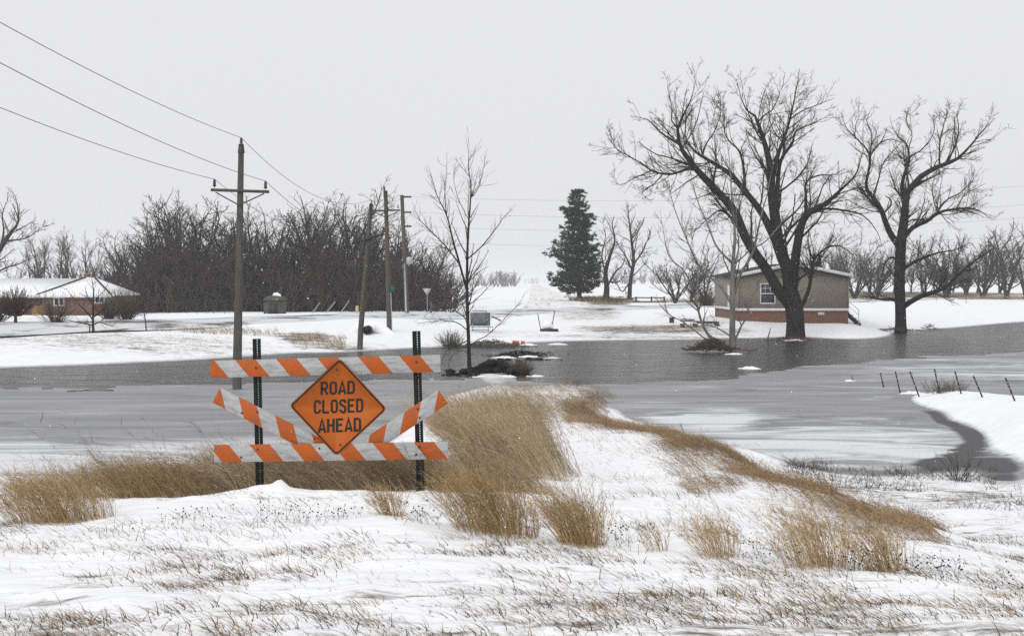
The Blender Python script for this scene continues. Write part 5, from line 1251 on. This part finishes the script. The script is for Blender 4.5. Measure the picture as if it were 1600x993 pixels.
for j, (x0, y0, x1, y1, D, r, lb) in enumerate(((1200,526,1204,512,108,.05,'upright'),)):
    a = px(x0,y0,D); b = px(x1,y1,D); m = MB(); m.tube([a-[0,0,.6], a, (a+b)/2+[.02,0,0], b], [r,r,r*.8,r*.4], 6); tag(m.build('branch_stub', M['bark_dark'], origin=a), 'thin upright stub in the water beside the largest trunk', 'branch')

def rock_heap(name, label, x, D, n, w, h, size, mat, seed, cat, dz=0.):
    rg = np.random.default_rng(seed); o = on(x, D) + np.array([0, 0, dz]); root = thing(name, label, cat, o)
    for k in range(n):
        t = rg.standard_normal(2)*[w*.38, w*.16]; z = h*math.exp(-(t[0]/(w*.45))**2)*rg.random()*.9; r = size*(.5+.8*rg.random()); m = MB(); nu, nv = 7, 5; V = []; Q = []
        ph = rg.random(6)*6.28
        for i in range(nv):
            for q in range(nu):
                u = 2*math.pi*q/nu; v = math.pi*(i/(nv-1)-.5); rr = r*(1+.28*math.sin(2*u+ph[0]+v*2)+.2*math.sin(3*u+ph[1])*math.cos(2*v+ph[2]))
                V.append([t[0]+rr*1.3*math.cos(u)*math.cos(v), t[1]+rr*math.sin(u)*math.cos(v), z+rr*.62*math.sin(v)])
        for i in range(nv-1):
            for q in range(nu): Q.append([i*nu+q, i*nu+(q+1)%nu, (i+1)*nu+(q+1)%nu, (i+1)*nu+q])
        m.add(V, Q); m.build('clod', mat, root)
    return root
rock_heap('soil_heap', 'heap of black soil clods beside the slender tree', 772, 69.5, 85, 1.9, .62, .17, M['soil'], 81, 'soil heap', .08)
rock_heap('soil_heap', 'low trail of dark clods left of the slender tree base', 718, 68.5, 22, 1.3, .12, .09, M['soil'], 82, 'soil heap', .22)
rock_heap('soil_heap', 'dark clods with snow on the small shoal in mid water', 815, 82, 40, 3.0, .2, .14, M['soil'], 83, 'soil heap', .5)

def shelf(name, label, x, D, wx, wy, h, seed):
    rg = np.random.default_rng(seed); m = MB(); n = 40; rings = 5; V = [[0,0,h]]; Q = []; T = []
    a = np.linspace(0, 2*math.pi, n, endpoint=False); rad = 1+.25*np.sin(2*a+seed)+.18*np.sin(5*a+seed*2)+.12*np.sin(9*a+seed)+.05*rg.standard_normal(n)
    for i in range(1, rings+1):
        t = i/rings
        for k in range(n): V.append([wx*rad[k]*t*math.cos(a[k]), wy*rad[k]*t*math.sin(a[k]), h*(1-t**2.2)-.05*t+ .02*rg.standard_normal()*(i<rings)])
    for k in range(n): T.append([0, 1+k, 1+(k+1)%n])
    for i in range(rings-1):
        for k in range(n): Q.append([1+i*n+k, 1+(i+1)*n+k, 1+(i+1)*n+(k+1)%n, 1+i*n+(k+1)%n])
    m.add(V, Q, T); p = np.array([(x-800)/F*D, D, .012]); return tag(m.build(name, M['snow'], origin=None, smooth=True), label, 'snow shelf'), p
for x, D, wx, wy, h, sd, lb in ((757,67.2,.55,.3,.10,1,'snowy ice shelf left of the black soil heap'),(790,67.1,.7,.28,.12,11,'snowy ice shelf in front of the black soil heap'),(838,67.6,.6,.22,.08,12,'snowy ice shelf right of the black soil heap'),
                                (788,84.2,.8,.5,.12,2,'left snowy shoal with dark clods in mid water'),(826,85,.7,.45,.13,13,'right snowy shoal with dark clods in mid water'),(862,84,.5,.3,.06,14,'thin snow patch at the end of the mid water shoal'),(822,101.2,1.0,.6,.16,3,'snow covered shoal below the orange object'),(872,102,.9,.5,.12,15,'snow covered shoal right of the orange object'),
                                (1172,73.5,.75,.35,.16,4,'small snowy ice hummock with twigs in the open water'),(1148,88.3,.9,.25,.1,5,'little snow ledge right of the leaning pale tree base'),(1242,109,1.4,.5,.12,6,'snow ledge in front of the largest trunk'),(1327,64.2,.35,.2,.1,7,'tiny snow lump at the short fence stub'),(1425,57,.6,.3,.14,8,'small snow lump by the weeds at the tip of the bank')):
    ob, p = shelf('snow_shelf', lb, x, D, wx*.85, wy, h*.7, sd); ob.location = [float(c) for c in p]
def orange_thing():
    D = 101.; o = px(813, 541, D); o[2] = .05; root = thing('traffic_drum', 'bright orange traffic drum lying toppled in the shoreline debris', 'traffic drum', o)
    m = MB(); m.tube([[-.5,0,.12],[-.45,0,.12],[-.2,0,.12],[-.19,0,.12],[.1,.05,.12],[.32,.05,.11]], [.15,.16,.155,.145,.14,.12], 14); m.build('drum', M['orange_plastic'], root)
    m = MB(); m.tube([[-.12,-.0,.12],[.03,.03,.12]], .150, 14); m.build('band', M['white_trim'], root)
    m = MB(); m.tube([[-.55,0,.12],[-.5,0,.12]], .2, 14); m.build('base', M['rubber_black'], root)
orange_thing()
def reed():
    m = MB(); D = 45.4; m.tube([px(38,671,D), px(50,668,D), px(60,662,D)+[0,.1,0], px(66,652,D), px(67,643,D)], [.012,.012,.01,.008,.005], 5); tag(m.build('curved_twig', M['steel_dark'], origin=px(38,671,D)), 'single bent dark twig frozen in the ice at the left', 'twig')
reed()
# roadside reflector post on the right of the highway
small_post(1509.5, 447, 468, 215, .09, M['steel_dark'], 'marker_post', 'thin dark post on the snow right of the crooked tree', 'post')

# ---------------------------------------------------------------- grass
WIND = np.array([-1., .15])
def blades(mb, base, h, w, rg, lean=.45, leansd=.25, bend=.5, seg=4, tint=None, dirsd=.5, fan=None):
    K = len(base); az = math.atan2(WIND[1], WIND[0]) + dirsd*rg.standard_normal(K); ln = lean + leansd*rg.standard_normal(K)
    dx = np.stack([np.cos(az), np.sin(az)], -1)
    wa = rg.random(K)*math.pi*2; wd = np.stack([np.cos(wa), np.sin(wa)*.6, 0*wa], -1)
    t = np.linspace(0, 1, seg+1); V = np.zeros((K, seg+1, 2, 3)); hh = np.broadcast_to(h, K)
    bd = bend*(.5+rg.random(K))
    for i, s in enumerate(t):
        off = (ln*s + bd*s*s)*hh; z = hh*s*(1 - .30*bd*s)
        c = base + np.concatenate([dx*off[:, None] + (0 if fan is None else fan*(s*hh)[:, None]), z[:, None]], 1); ww = (np.broadcast_to(w, K)*(1-.85*s**1.5))[:, None]*.5
        V[:, i, 0] = c - wd*ww; V[:, i, 1] = c + wd*ww
    idx = np.arange(K*(seg+1)*2).reshape(K, seg+1, 2)
    Q = np.stack([idx[:, :-1, 0], idx[:, :-1, 1], idx[:, 1:, 1], idx[:, 1:, 0]], -1).reshape(-1, 4)
    tn = rg.random(K) if tint is None else tint
    mb.add(V.reshape(-1, 3), Q, A=np.repeat(tn, (seg+1)*2)); return V
def plumes(mb, V, rg, per, L, w, tint, t0=.55):
    K, S = V.shape[:2]; c = V.mean(2); idx = np.repeat(np.arange(K), per); f = (t0 + (1-t0)*rg.random(len(idx)))*(S-1); i = np.minimum(f.astype(int), S-2); fr = (f-i)[:, None]
    p = c[idx, i]*(1-fr)+c[idx, i+1]*fr; tan = c[idx, i+1]-c[idx, i]; tan /= np.linalg.norm(tan, axis=1, keepdims=True)
    d = tan + .55*rg.standard_normal(p.shape); d /= np.linalg.norm(d, axis=1, keepdims=True); ll = (L*(.5+rg.random(len(idx))))[:, None]
    wv = np.cross(d, rg.standard_normal(p.shape)); wv /= np.linalg.norm(wv, axis=1, keepdims=True); wv *= w/2
    q = p + d*ll; Vv = np.stack([p-wv, p+wv, q+wv*.3, q-wv*.3], 1).reshape(-1, 3)
    mb.add(Vv, np.arange(len(p)*4).reshape(-1, 4), A=np.repeat(np.clip(tint[idx]+.1*rg.standard_normal(len(idx)), 0, 1), 4))

def scatter(rg, x0, x1, D0, D1, n):
    x = x0+(x1-x0)*rg.random(n); lo, hi = math.log(D0), math.log(D1); D = np.exp(lo+(hi-lo)*rg.random(n)); X = (x-800)/F*D; return x, X, D
def clump(name, label, x, D, n, rad, h, w, mat, seed, lean=.3, bend=.35, per=5, pl=.09, elong=1.0, tmean=.6, radx=None):
    rg = np.random.default_rng(seed); X0 = (x-800)/F*D; r = rg.random(n)**.75*rad; a = rg.random(n)*6.283
    X = X0 + r*np.cos(a)*(radx or 1); Dd = D + r*np.sin(a)*elong; base = np.stack([X, Dd, ground_z(X, Dd)-.02], -1); o = np.array([X0, D, gz(x, D)])
    mb = MB(); tn = np.clip(tmean+.2*rg.standard_normal(n), 0, 1); hh = h*(.55+.5*rg.random(n))
    hh = hh*(1-.35*(r/rad)**2); fan = np.stack([np.cos(a), np.sin(a)], -1)*(r/rad)[:, None]*.34
    V = blades(mb, base, hh, w, rg, lean, .20, bend, 5, tn, .7, fan)
    # stems fan out from the middle of the tussock
    plumes(mb, V, rg, per, pl, w*.8, tn, .45)
    return tag(mb.build(name, M[mat], origin=o, attr='tint'), label, 'grass clump', 'tussocks of tall dry grass')
CL = [(95,838,13.2,700,.32,.58,'golden dry grass tussock at the left edge of the snow',.55,1.6),
      (250,775,16.3,620,.45,.55,'wide windblown brown grass tussock left of the barricade',.35,1.8),
      (150,770,16.0,130,.3,.45,'sparse brown grass tuft behind the golden left tussock',.35,1.6),
      (612,820,12.9,130,.12,.36,'small thin grass tuft in the snow below the sign',.6,1.0),
      (775,848,12.1,700,.26,.66,'dense golden grass tussock right of the barricade in the snow',.55,1.4),
      (910,862,11.7,480,.18,.62,'golden grass tussock just right of the dense one',.6,1.1),
      (1030,858,11.7,36,.09,.32,'few thin upright stems between two golden tussocks',.6,1.0),
      (1125,868,11.5,150,.14,.46,'light thin grass tuft in the middle of the right snow slope',.7,1.2),
      (1285,882,11.3,300,.19,.64,'tall sparse golden grass tussock on the right slope',.75,1.5),
      (1390,898,11.0,200,.15,.52,'golden grass tussock with dark seed weeds at the right',.7,1.2)]
for i, (x, y, D, n, rad, h, lb, tm, rx) in enumerate(CL):
    clump('grass_tussock', lb, x, D, n, rad, h, .0045, 'gold_grass', 400+i, lean=.20 if x > 550 else .50, bend=.30, per=6, pl=.06, tmean=tm, radx=rx)
# big leaning grass stand on the spit, and the roadside mats: uncountable, so stuff
def stand(name, label, regions, mat, seed, w=.005, per=5, pl=.12, lean=.55, bend=.35, dirsd=.45, tm=.5):
    rg = np.random.default_rng(seed); mb = MB()
    for (x0, x1, D0, D1, n, h, pw) in regions:
        x, X, D = scatter(rg, x0, x1, D0, D1, n)
        ed = np.minimum(np.clip((x-x0)/(.22*(x1-x0)), 0, 1), np.clip((x1-x)/(.22*(x1-x0)), 0, 1))
        msk = perlin(X*.55, D*.35, seed) + .5*perlin(X*1.6, D*1.0, seed+1) + rg.random(len(X))*.3 > pw + 1.1*(1-ed); X = X[msk]; D = D[msk]
        z = ground_z(X, D); k = z > -.12; X = X[k]; D = D[k]; z = z[k]; K = len(X)
        if K == 0: continue
        base = np.stack([X, D, z-.02], -1); tn = np.clip(tm+.2*rg.standard_normal(K)+.3*perlin(X*1.1, D*.5, seed+3) - .45*(rg.random(K) < .16), 0, 1)
        ww = np.maximum(w, D*.00022)
        V = blades(mb, base, h*(.5+.6*rg.random(K))*(1+.25*perlin(X*.9, D*.6, seed+2)), ww, rg, lean, .22, bend, 4, tn, dirsd)
        if per: plumes(mb, V, rg, per, pl, float(np.mean(ww))*.8, tn, .4)
    return tag(mb.build(name, M[mat], attr='tint'), label, 'grass', kind='stuff')
stand('tall_grass', 'thick tall tan grass leaning left behind the barricade', [(700,915,19.5,30,3900,1.08,-.35),(670,890,28,44,2900,.95,-.3),(720,940,42,60,1500,.32,-.1)], 'tall_grass', 11, .007, 4, .18, .60, .22, dirsd=.35, tm=.78)
stand('tall_grass', 'brown grass mat under and behind the barricade boards', [(360,760,15.3,19.5,6200,.50,-.45),(170,430,16.3,20,2800,.55,-.25),(640,880,15.6,20,3000,.45,-.3),(0,200,17,21,900,.4,-.1)], 'tall_grass', 12, .005, 5, .09, .7, .5, tm=.62)
rgx = np.random.default_rng(13)
def ridge():
    rg = np.random.default_rng(13); mb = MB(); n = 21000; x = 890+680*rg.random(n)**1.18
    xr = np.array([880, 1050, 1150, 1300, 1450, 1560]); Dr = np.array([47, 30.5, 25, 19.8, 16.7, 14.4]); wid = np.interp(x, [890, 1000, 1250, 1400, 1470, 1570], [.16, .18, .15, .11, .08, .07])
    D = np.exp(np.interp(x, xr, np.log(Dr)) + wid*(np.abs(rg.standard_normal(n))*-1.15+.55)*.8); X = (x-800)/F*D; keep = (perlin(X*.6, D*.35, 14) + .7*perlin(X*1.9, D*1.0, 18) > -.32 + np.clip((x-1380)/120, 0, 1.1)); X = X[keep]; D = D[keep]; K = len(X)
    base = np.stack([X, D, ground_z(X, D)-.02], -1); tn = np.clip(.55+.2*rg.standard_normal(K)+.3*perlin(X, D*.6, 15), 0, 1)
    V = blades(mb, base, (.16+.26*rg.random(K)**1.5)*(1+.4*perlin(X*.9, D*.6, 16)), np.maximum(.0045, D*.00022), rg, .95, .35, .7, 4, tn, .6); plumes(mb, V, rg, 3, .07, .005, tn, .4)
    tag(mb.build('ridge_grass', M['tawny_grass'], attr='tint'), 'matted tawny grass along the crest above the right bay', 'grass', kind='stuff')
ridge()
stand('ridge_grass', 'low tawny grass patches on the snow below the crest', [(1040,1130,20,27,900,.30,-.4),(1060,1180,16.5,18.5,700,.22,-.3),(900,960,40,58,1200,.4,-.3),(870,980,52,64,700,.35,-.2)], 'tawny_grass', 17, .0045, 3, .06, .9, .6, tm=.45)
# short blades poking out of the foreground snow
def short_grass():
    rg = np.random.default_rng(19); mb = MB()
    x, X, D = scatter(rg, -150, 1750, 6.3, 15.5, 2300)                # tuft centres
    f = perlin(X*.75, D*.6, 20) + .8*perlin(X*2.1, D*1.8, 21) + .22*(9.5-D)/3 + np.where((x > 1200), .12, 0)
    k = f > .02; X = X[k]; D = D[k]; per = rg.integers(6, 34, len(X)); idx = np.repeat(np.arange(len(X)), per); K = len(idx)
    Xb = X[idx] + .13*rg.standard_normal(K); Db = D[idx] + .09*rg.standard_normal(K); tc = np.clip(.52+.26*rg.standard_normal(len(X)), 0, 1)
    base = np.stack([Xb, Db, ground_z(Xb, Db)-.01], -1); tn = np.clip(tc[idx]+.14*rg.standard_normal(K), 0, 1)
    blades(mb, base, .03+.075*rg.random(K)**1.5, .0055+.003*rg.random(K), rg, .7, .5, 1.0, 3, tn, .7)
    x, X, D = scatter(rg, -150, 1750, 6.5, 17.0, 5200); k = perlin(X*.7, D*.6, 22) > -.05; X = X[k]; D = D[k]; K = len(X)
    base = np.stack([X, D, ground_z(X, D)-.01], -1); blades(mb, base, .02+.07*rg.random(K)**2, .004, rg, .7, .5, .8, 3, np.clip(.35+.25*rg.standard_normal(K), 0, 1), .8)
    # right slope below the crest, towards the bay
    x, X, D = scatter(rg, 1250, 1700, 14, 31, 9000); k = (perlin(X*.6, D*.9, 23)+.5*perlin(X*2, D*2.5, 24) > .12); X = X[k]; D = D[k]; z = ground_z(X, D); k = z > .03; X = X[k]; D = D[k]; z = z[k]; K = len(X)
    base = np.stack([X, D, z-.01], -1); blades(mb, base, .04+.12*rg.random(K)**2, .006, rg, .9, .7, .8, 3, np.clip(.3+.2*rg.standard_normal(K), 0, 1), 1.2)
    x, X, D = scatter(rg, 820, 1320, 12, 34, 5200); k = (perlin(X*.8, D*.6, 25)+.6*perlin(X*2.2, D*1.6, 26) > .08); X = X[k]; D = D[k]; K = len(X)
    base = np.stack([X, D, ground_z(X, D)-.01], -1); blades(mb, base, .04+.16*rg.random(K)**2, np.maximum(.005, D*.00028), rg, .7, .6, .7, 3, np.clip(.5+.25*rg.standard_normal(K), 0, 1), .8)
    x, X, D = scatter(rg, -100, 900, 11.5, 15, 3600); k = (perlin(X*.9, D*.7, 27)+.6*perlin(X*2.4, D*1.8, 28) > .05); X = X[k]; D = D[k]; K = len(X)
    base = np.stack([X, D, ground_z(X, D)-.01], -1); blades(mb, base, .03+.10*rg.random(K)**2, .0055, rg, .8, .6, .9, 3, np.clip(.45+.25*rg.standard_normal(K), 0, 1), .8)
    tag(mb.build('short_grass', M['short_grass'], attr='tint'), 'short brown grass blades poking through the foreground snow', 'grass', kind='stuff')
short_grass()
def shore_debris():
    rg = np.random.default_rng(29); mb = MB()
    for (x0, x1, D0, D1, n, h) in ((1230,1560,29,34.5,2600,.22),(1300,1660,25,30,900,.18),(1225,1300,31,35,500,.3)):
        x, X, D = scatter(rg, x0, x1, D0, D1, n); k = perlin(X*.5, D*.9, 30) + .4*perlin(X*1.5, D*2, 31) > .02; X = X[k]; D = D[k]; K = len(X); z = ground_z(X, D)
        base = np.stack([X, D, np.maximum(z, 0)-.01], -1); blades(mb, base, h*(.3+rg.random(K)), .012, rg, .9, 1.2, .6, 3, np.clip(.3+.25*rg.standard_normal(K), 0, 1), 2.0)
    tag(mb.build('shore_debris', M['dark_weed'], attr='tint'), 'dark matted weeds and debris along the near shore of the bay', 'debris', kind='stuff')
shore_debris()
# far bank grasses
stand('bank_grass', 'grey brown grass on the far bank left of the leaning pole', [(425,560,92,98.5,1500,.5,.0),(100,480,97,101.5,2600,.45,-.2),(0,470,85,95,2600,.14,-.1)], 'short_grass', 35, .012, 0, .1, .4, .3, tm=.75)
stand('bank_grass', 'tawny grass around the evergreen and along the hedge', [(890,960,203,212,1200,.9,-.8),(1330,1640,250,266,3200,.9,-.5),(1020,1150,195,210,900,.7,-.3),(925,985,170,240,600,.5,-.2)], 'tall_grass', 36, .03, 0, .1, .3, .3, tm=.5)
shrub('weed_bush', 'grey tan brush bush right of the black soil heap', 812, 69.3, .95, M['grey_brush'], 91, 14, 40, .9, 'bush', thick=.006)
shrub('weed_bush', 'thin dark weed bush at the near shore below the ice bay', 1505, 31.5, .75, M['drift'], 92, 5, 6, .5, 'bush', thick=.006)
shrub('weed_bush', 'dry weeds between the fence posts on the snow bank', 1478, 53.6, .6, M['grey_brush'], 93, 14, 10, 2.2, 'bush', thick=.006)
shrub('weed_bush', 'thin grey brush left of the slender tree across the water', 706, 98.5, 1.3, M['grey_brush'], 94, 10, 20, 2.0, 'bush', thick=.008)
# dark seed-head weeds
def seed_weed(name, label, x, D, n, rad, h, seed):
    rg = np.random.default_rng(seed); X0 = (x-800)/F*D; o = np.array([X0, D, gz(x, D)]); root = thing(name, label, 'weed', o, 'dark seed head weeds')
    X = X0+rad*rg.standard_normal(n)*.7; Dd = D+rad*rg.standard_normal(n)*1.1; base = np.stack([X, Dd, ground_z(X, Dd)-.02], -1)
    mb = MB(); V = blades(mb, base, h*(.4+.7*rg.random(n)), .0042, rg, .15, .6, .5, 4, np.clip(.25+.2*rg.standard_normal(n), 0, 1), 2.5); tag(mb.build('stems', M['dark_weed'], root, origin=o, attr='tint'), kind='stuff')
    tips = V[:, -1].mean(1); m = MB(); r = .004+.006*rg.random(n)
    oc = np.array([[1,0,0],[-1,0,0],[0,1,0],[0,-1,0],[0,0,1],[0,0,-1.]]); tri = np.array([[0,2,4],[2,1,4],[1,3,4],[3,0,4],[2,0,5],[1,2,5],[3,1,5],[0,3,5]])
    for p, rr in zip(tips, r): m.add(p+oc*rr, None, tri)
    tag(m.build('seed_heads', M['seed_head'], root, origin=o), kind='stuff')
for i, (x, D, n, rad, h, lb) in enumerate(((445,12.4,60,.28,.20,'black seed head weed in the snow below the left barricade post'),(300,12.7,34,.3,.12,'low dark weed left of the barricade in the snow'),(530,12.6,30,.18,.14,'small dark weed under the diamond sign'),(665,12.3,26,.18,.22,'thin dark weed left of the dense golden tussock'),
        (965,11.9,40,.18,.22,'dark seed head weed right of the golden tussock'),(1210,11.6,46,.22,.2,'dark seed head weed left of the tall sparse tussock'),(1355,10.9,80,.28,.2,'black seed heads at the foot of the right tussock'),(1470,10.6,80,.35,.16,'black seed head patch right of the right tussock'))):
    seed_weed('seed_weed', lb, x, D, n, rad, h, 500+i)
def tall_stems():
    rg = np.random.default_rng(37); mb = MB()
    for x, D, h, ln in ((190,16.2,1.0,.9),(205,16.2,.9,.8),(300,15.9,.95,.75),(120,16.0,.6,.9),(385,15.5,.9,.6),(713,14.6,.62,.75),(700,14.4,.5,.8),(940,30,.5,-.1),(1075,26,.45,.3),(865,26,1.1,.45),(880,26,1.0,.4),(872,25.5,1.2,.5),(850,25.5,1.2,.55)):
        X = np.array([(x-800)/F*D]*3)+.05*rg.standard_normal(3); Dd = np.array([D]*3); base = np.stack([X, Dd, ground_z(X, Dd)-.03], -1)
        V = blades(mb, base, h*(.7+.4*rg.random(3)), .007, rg, ln, .12, .12, 5, np.full(3, .35), .2); plumes(mb, V, rg, 9, .12, .004, np.full(3, .3), .35)
    tag(mb.build('tall_stems', M['dark_weed'], attr='tint'), 'long dark weed stalks leaning left above the grass', 'weeds', kind='stuff')
tall_stems()

# ---------------------------------------------------------------- falling snow
def flakes():
    rg = np.random.default_rng(99); n = 5500; D = 11+95*rg.random(n)**.75; a = -.45+.9*rg.random(n); X = a*D; Z = -.2+ (H+.25*D)*rg.random(n); k = Z > .1
    P = np.stack([X, D, Z], -1)[k]; z = ground_z(P[:,0], P[:,1]); P = P[P[:,2] > z+.1]; K = len(P); r = .004+.0045*rg.random(K)
    oc = np.array([[1,0,0],[-1,0,0],[0,1,0],[0,-1,0],[0,0,1],[0,0,-1.]]); tri = np.array([[0,2,4],[2,1,4],[1,3,4],[3,0,4],[2,0,5],[1,2,5],[3,1,5],[0,3,5]])
    V = (P[:, None]+oc[None]*r[:, None, None]).reshape(-1, 3); T = (np.arange(K)[:, None, None]*6+tri[None]).reshape(-1, 3); m = MB(); m.add(V, None, T)
    tag(m.build('falling_snow', M['snow']), 'fine snowflakes falling through the air', kind='stuff')
flakes()

# ---------------------------------------------------------------- haze
def haze():
    m = bpy.data.materials.new('haze'); m.use_nodes = True; t = m.node_tree; t.nodes.clear()
    v = t.nodes.new("ShaderNodeVolumePrincipled"); v.inputs['Color'].default_value = (.97,.98,1.,1); v.inputs['Density'].default_value = HAZE
    v.inputs['Anisotropy'].default_value = 0.3; ou = t.nodes.new("ShaderNodeOutputMaterial"); t.links.new(v.outputs[0], ou.inputs['Volume'])
    b = MB(); b.box(-9500, 9500, -90, 9200, -2.4, 30); o = b.build('haze', m); tag(o, 'pale air thick with falling snow', kind='stuff')
HAZE = .00038
haze()
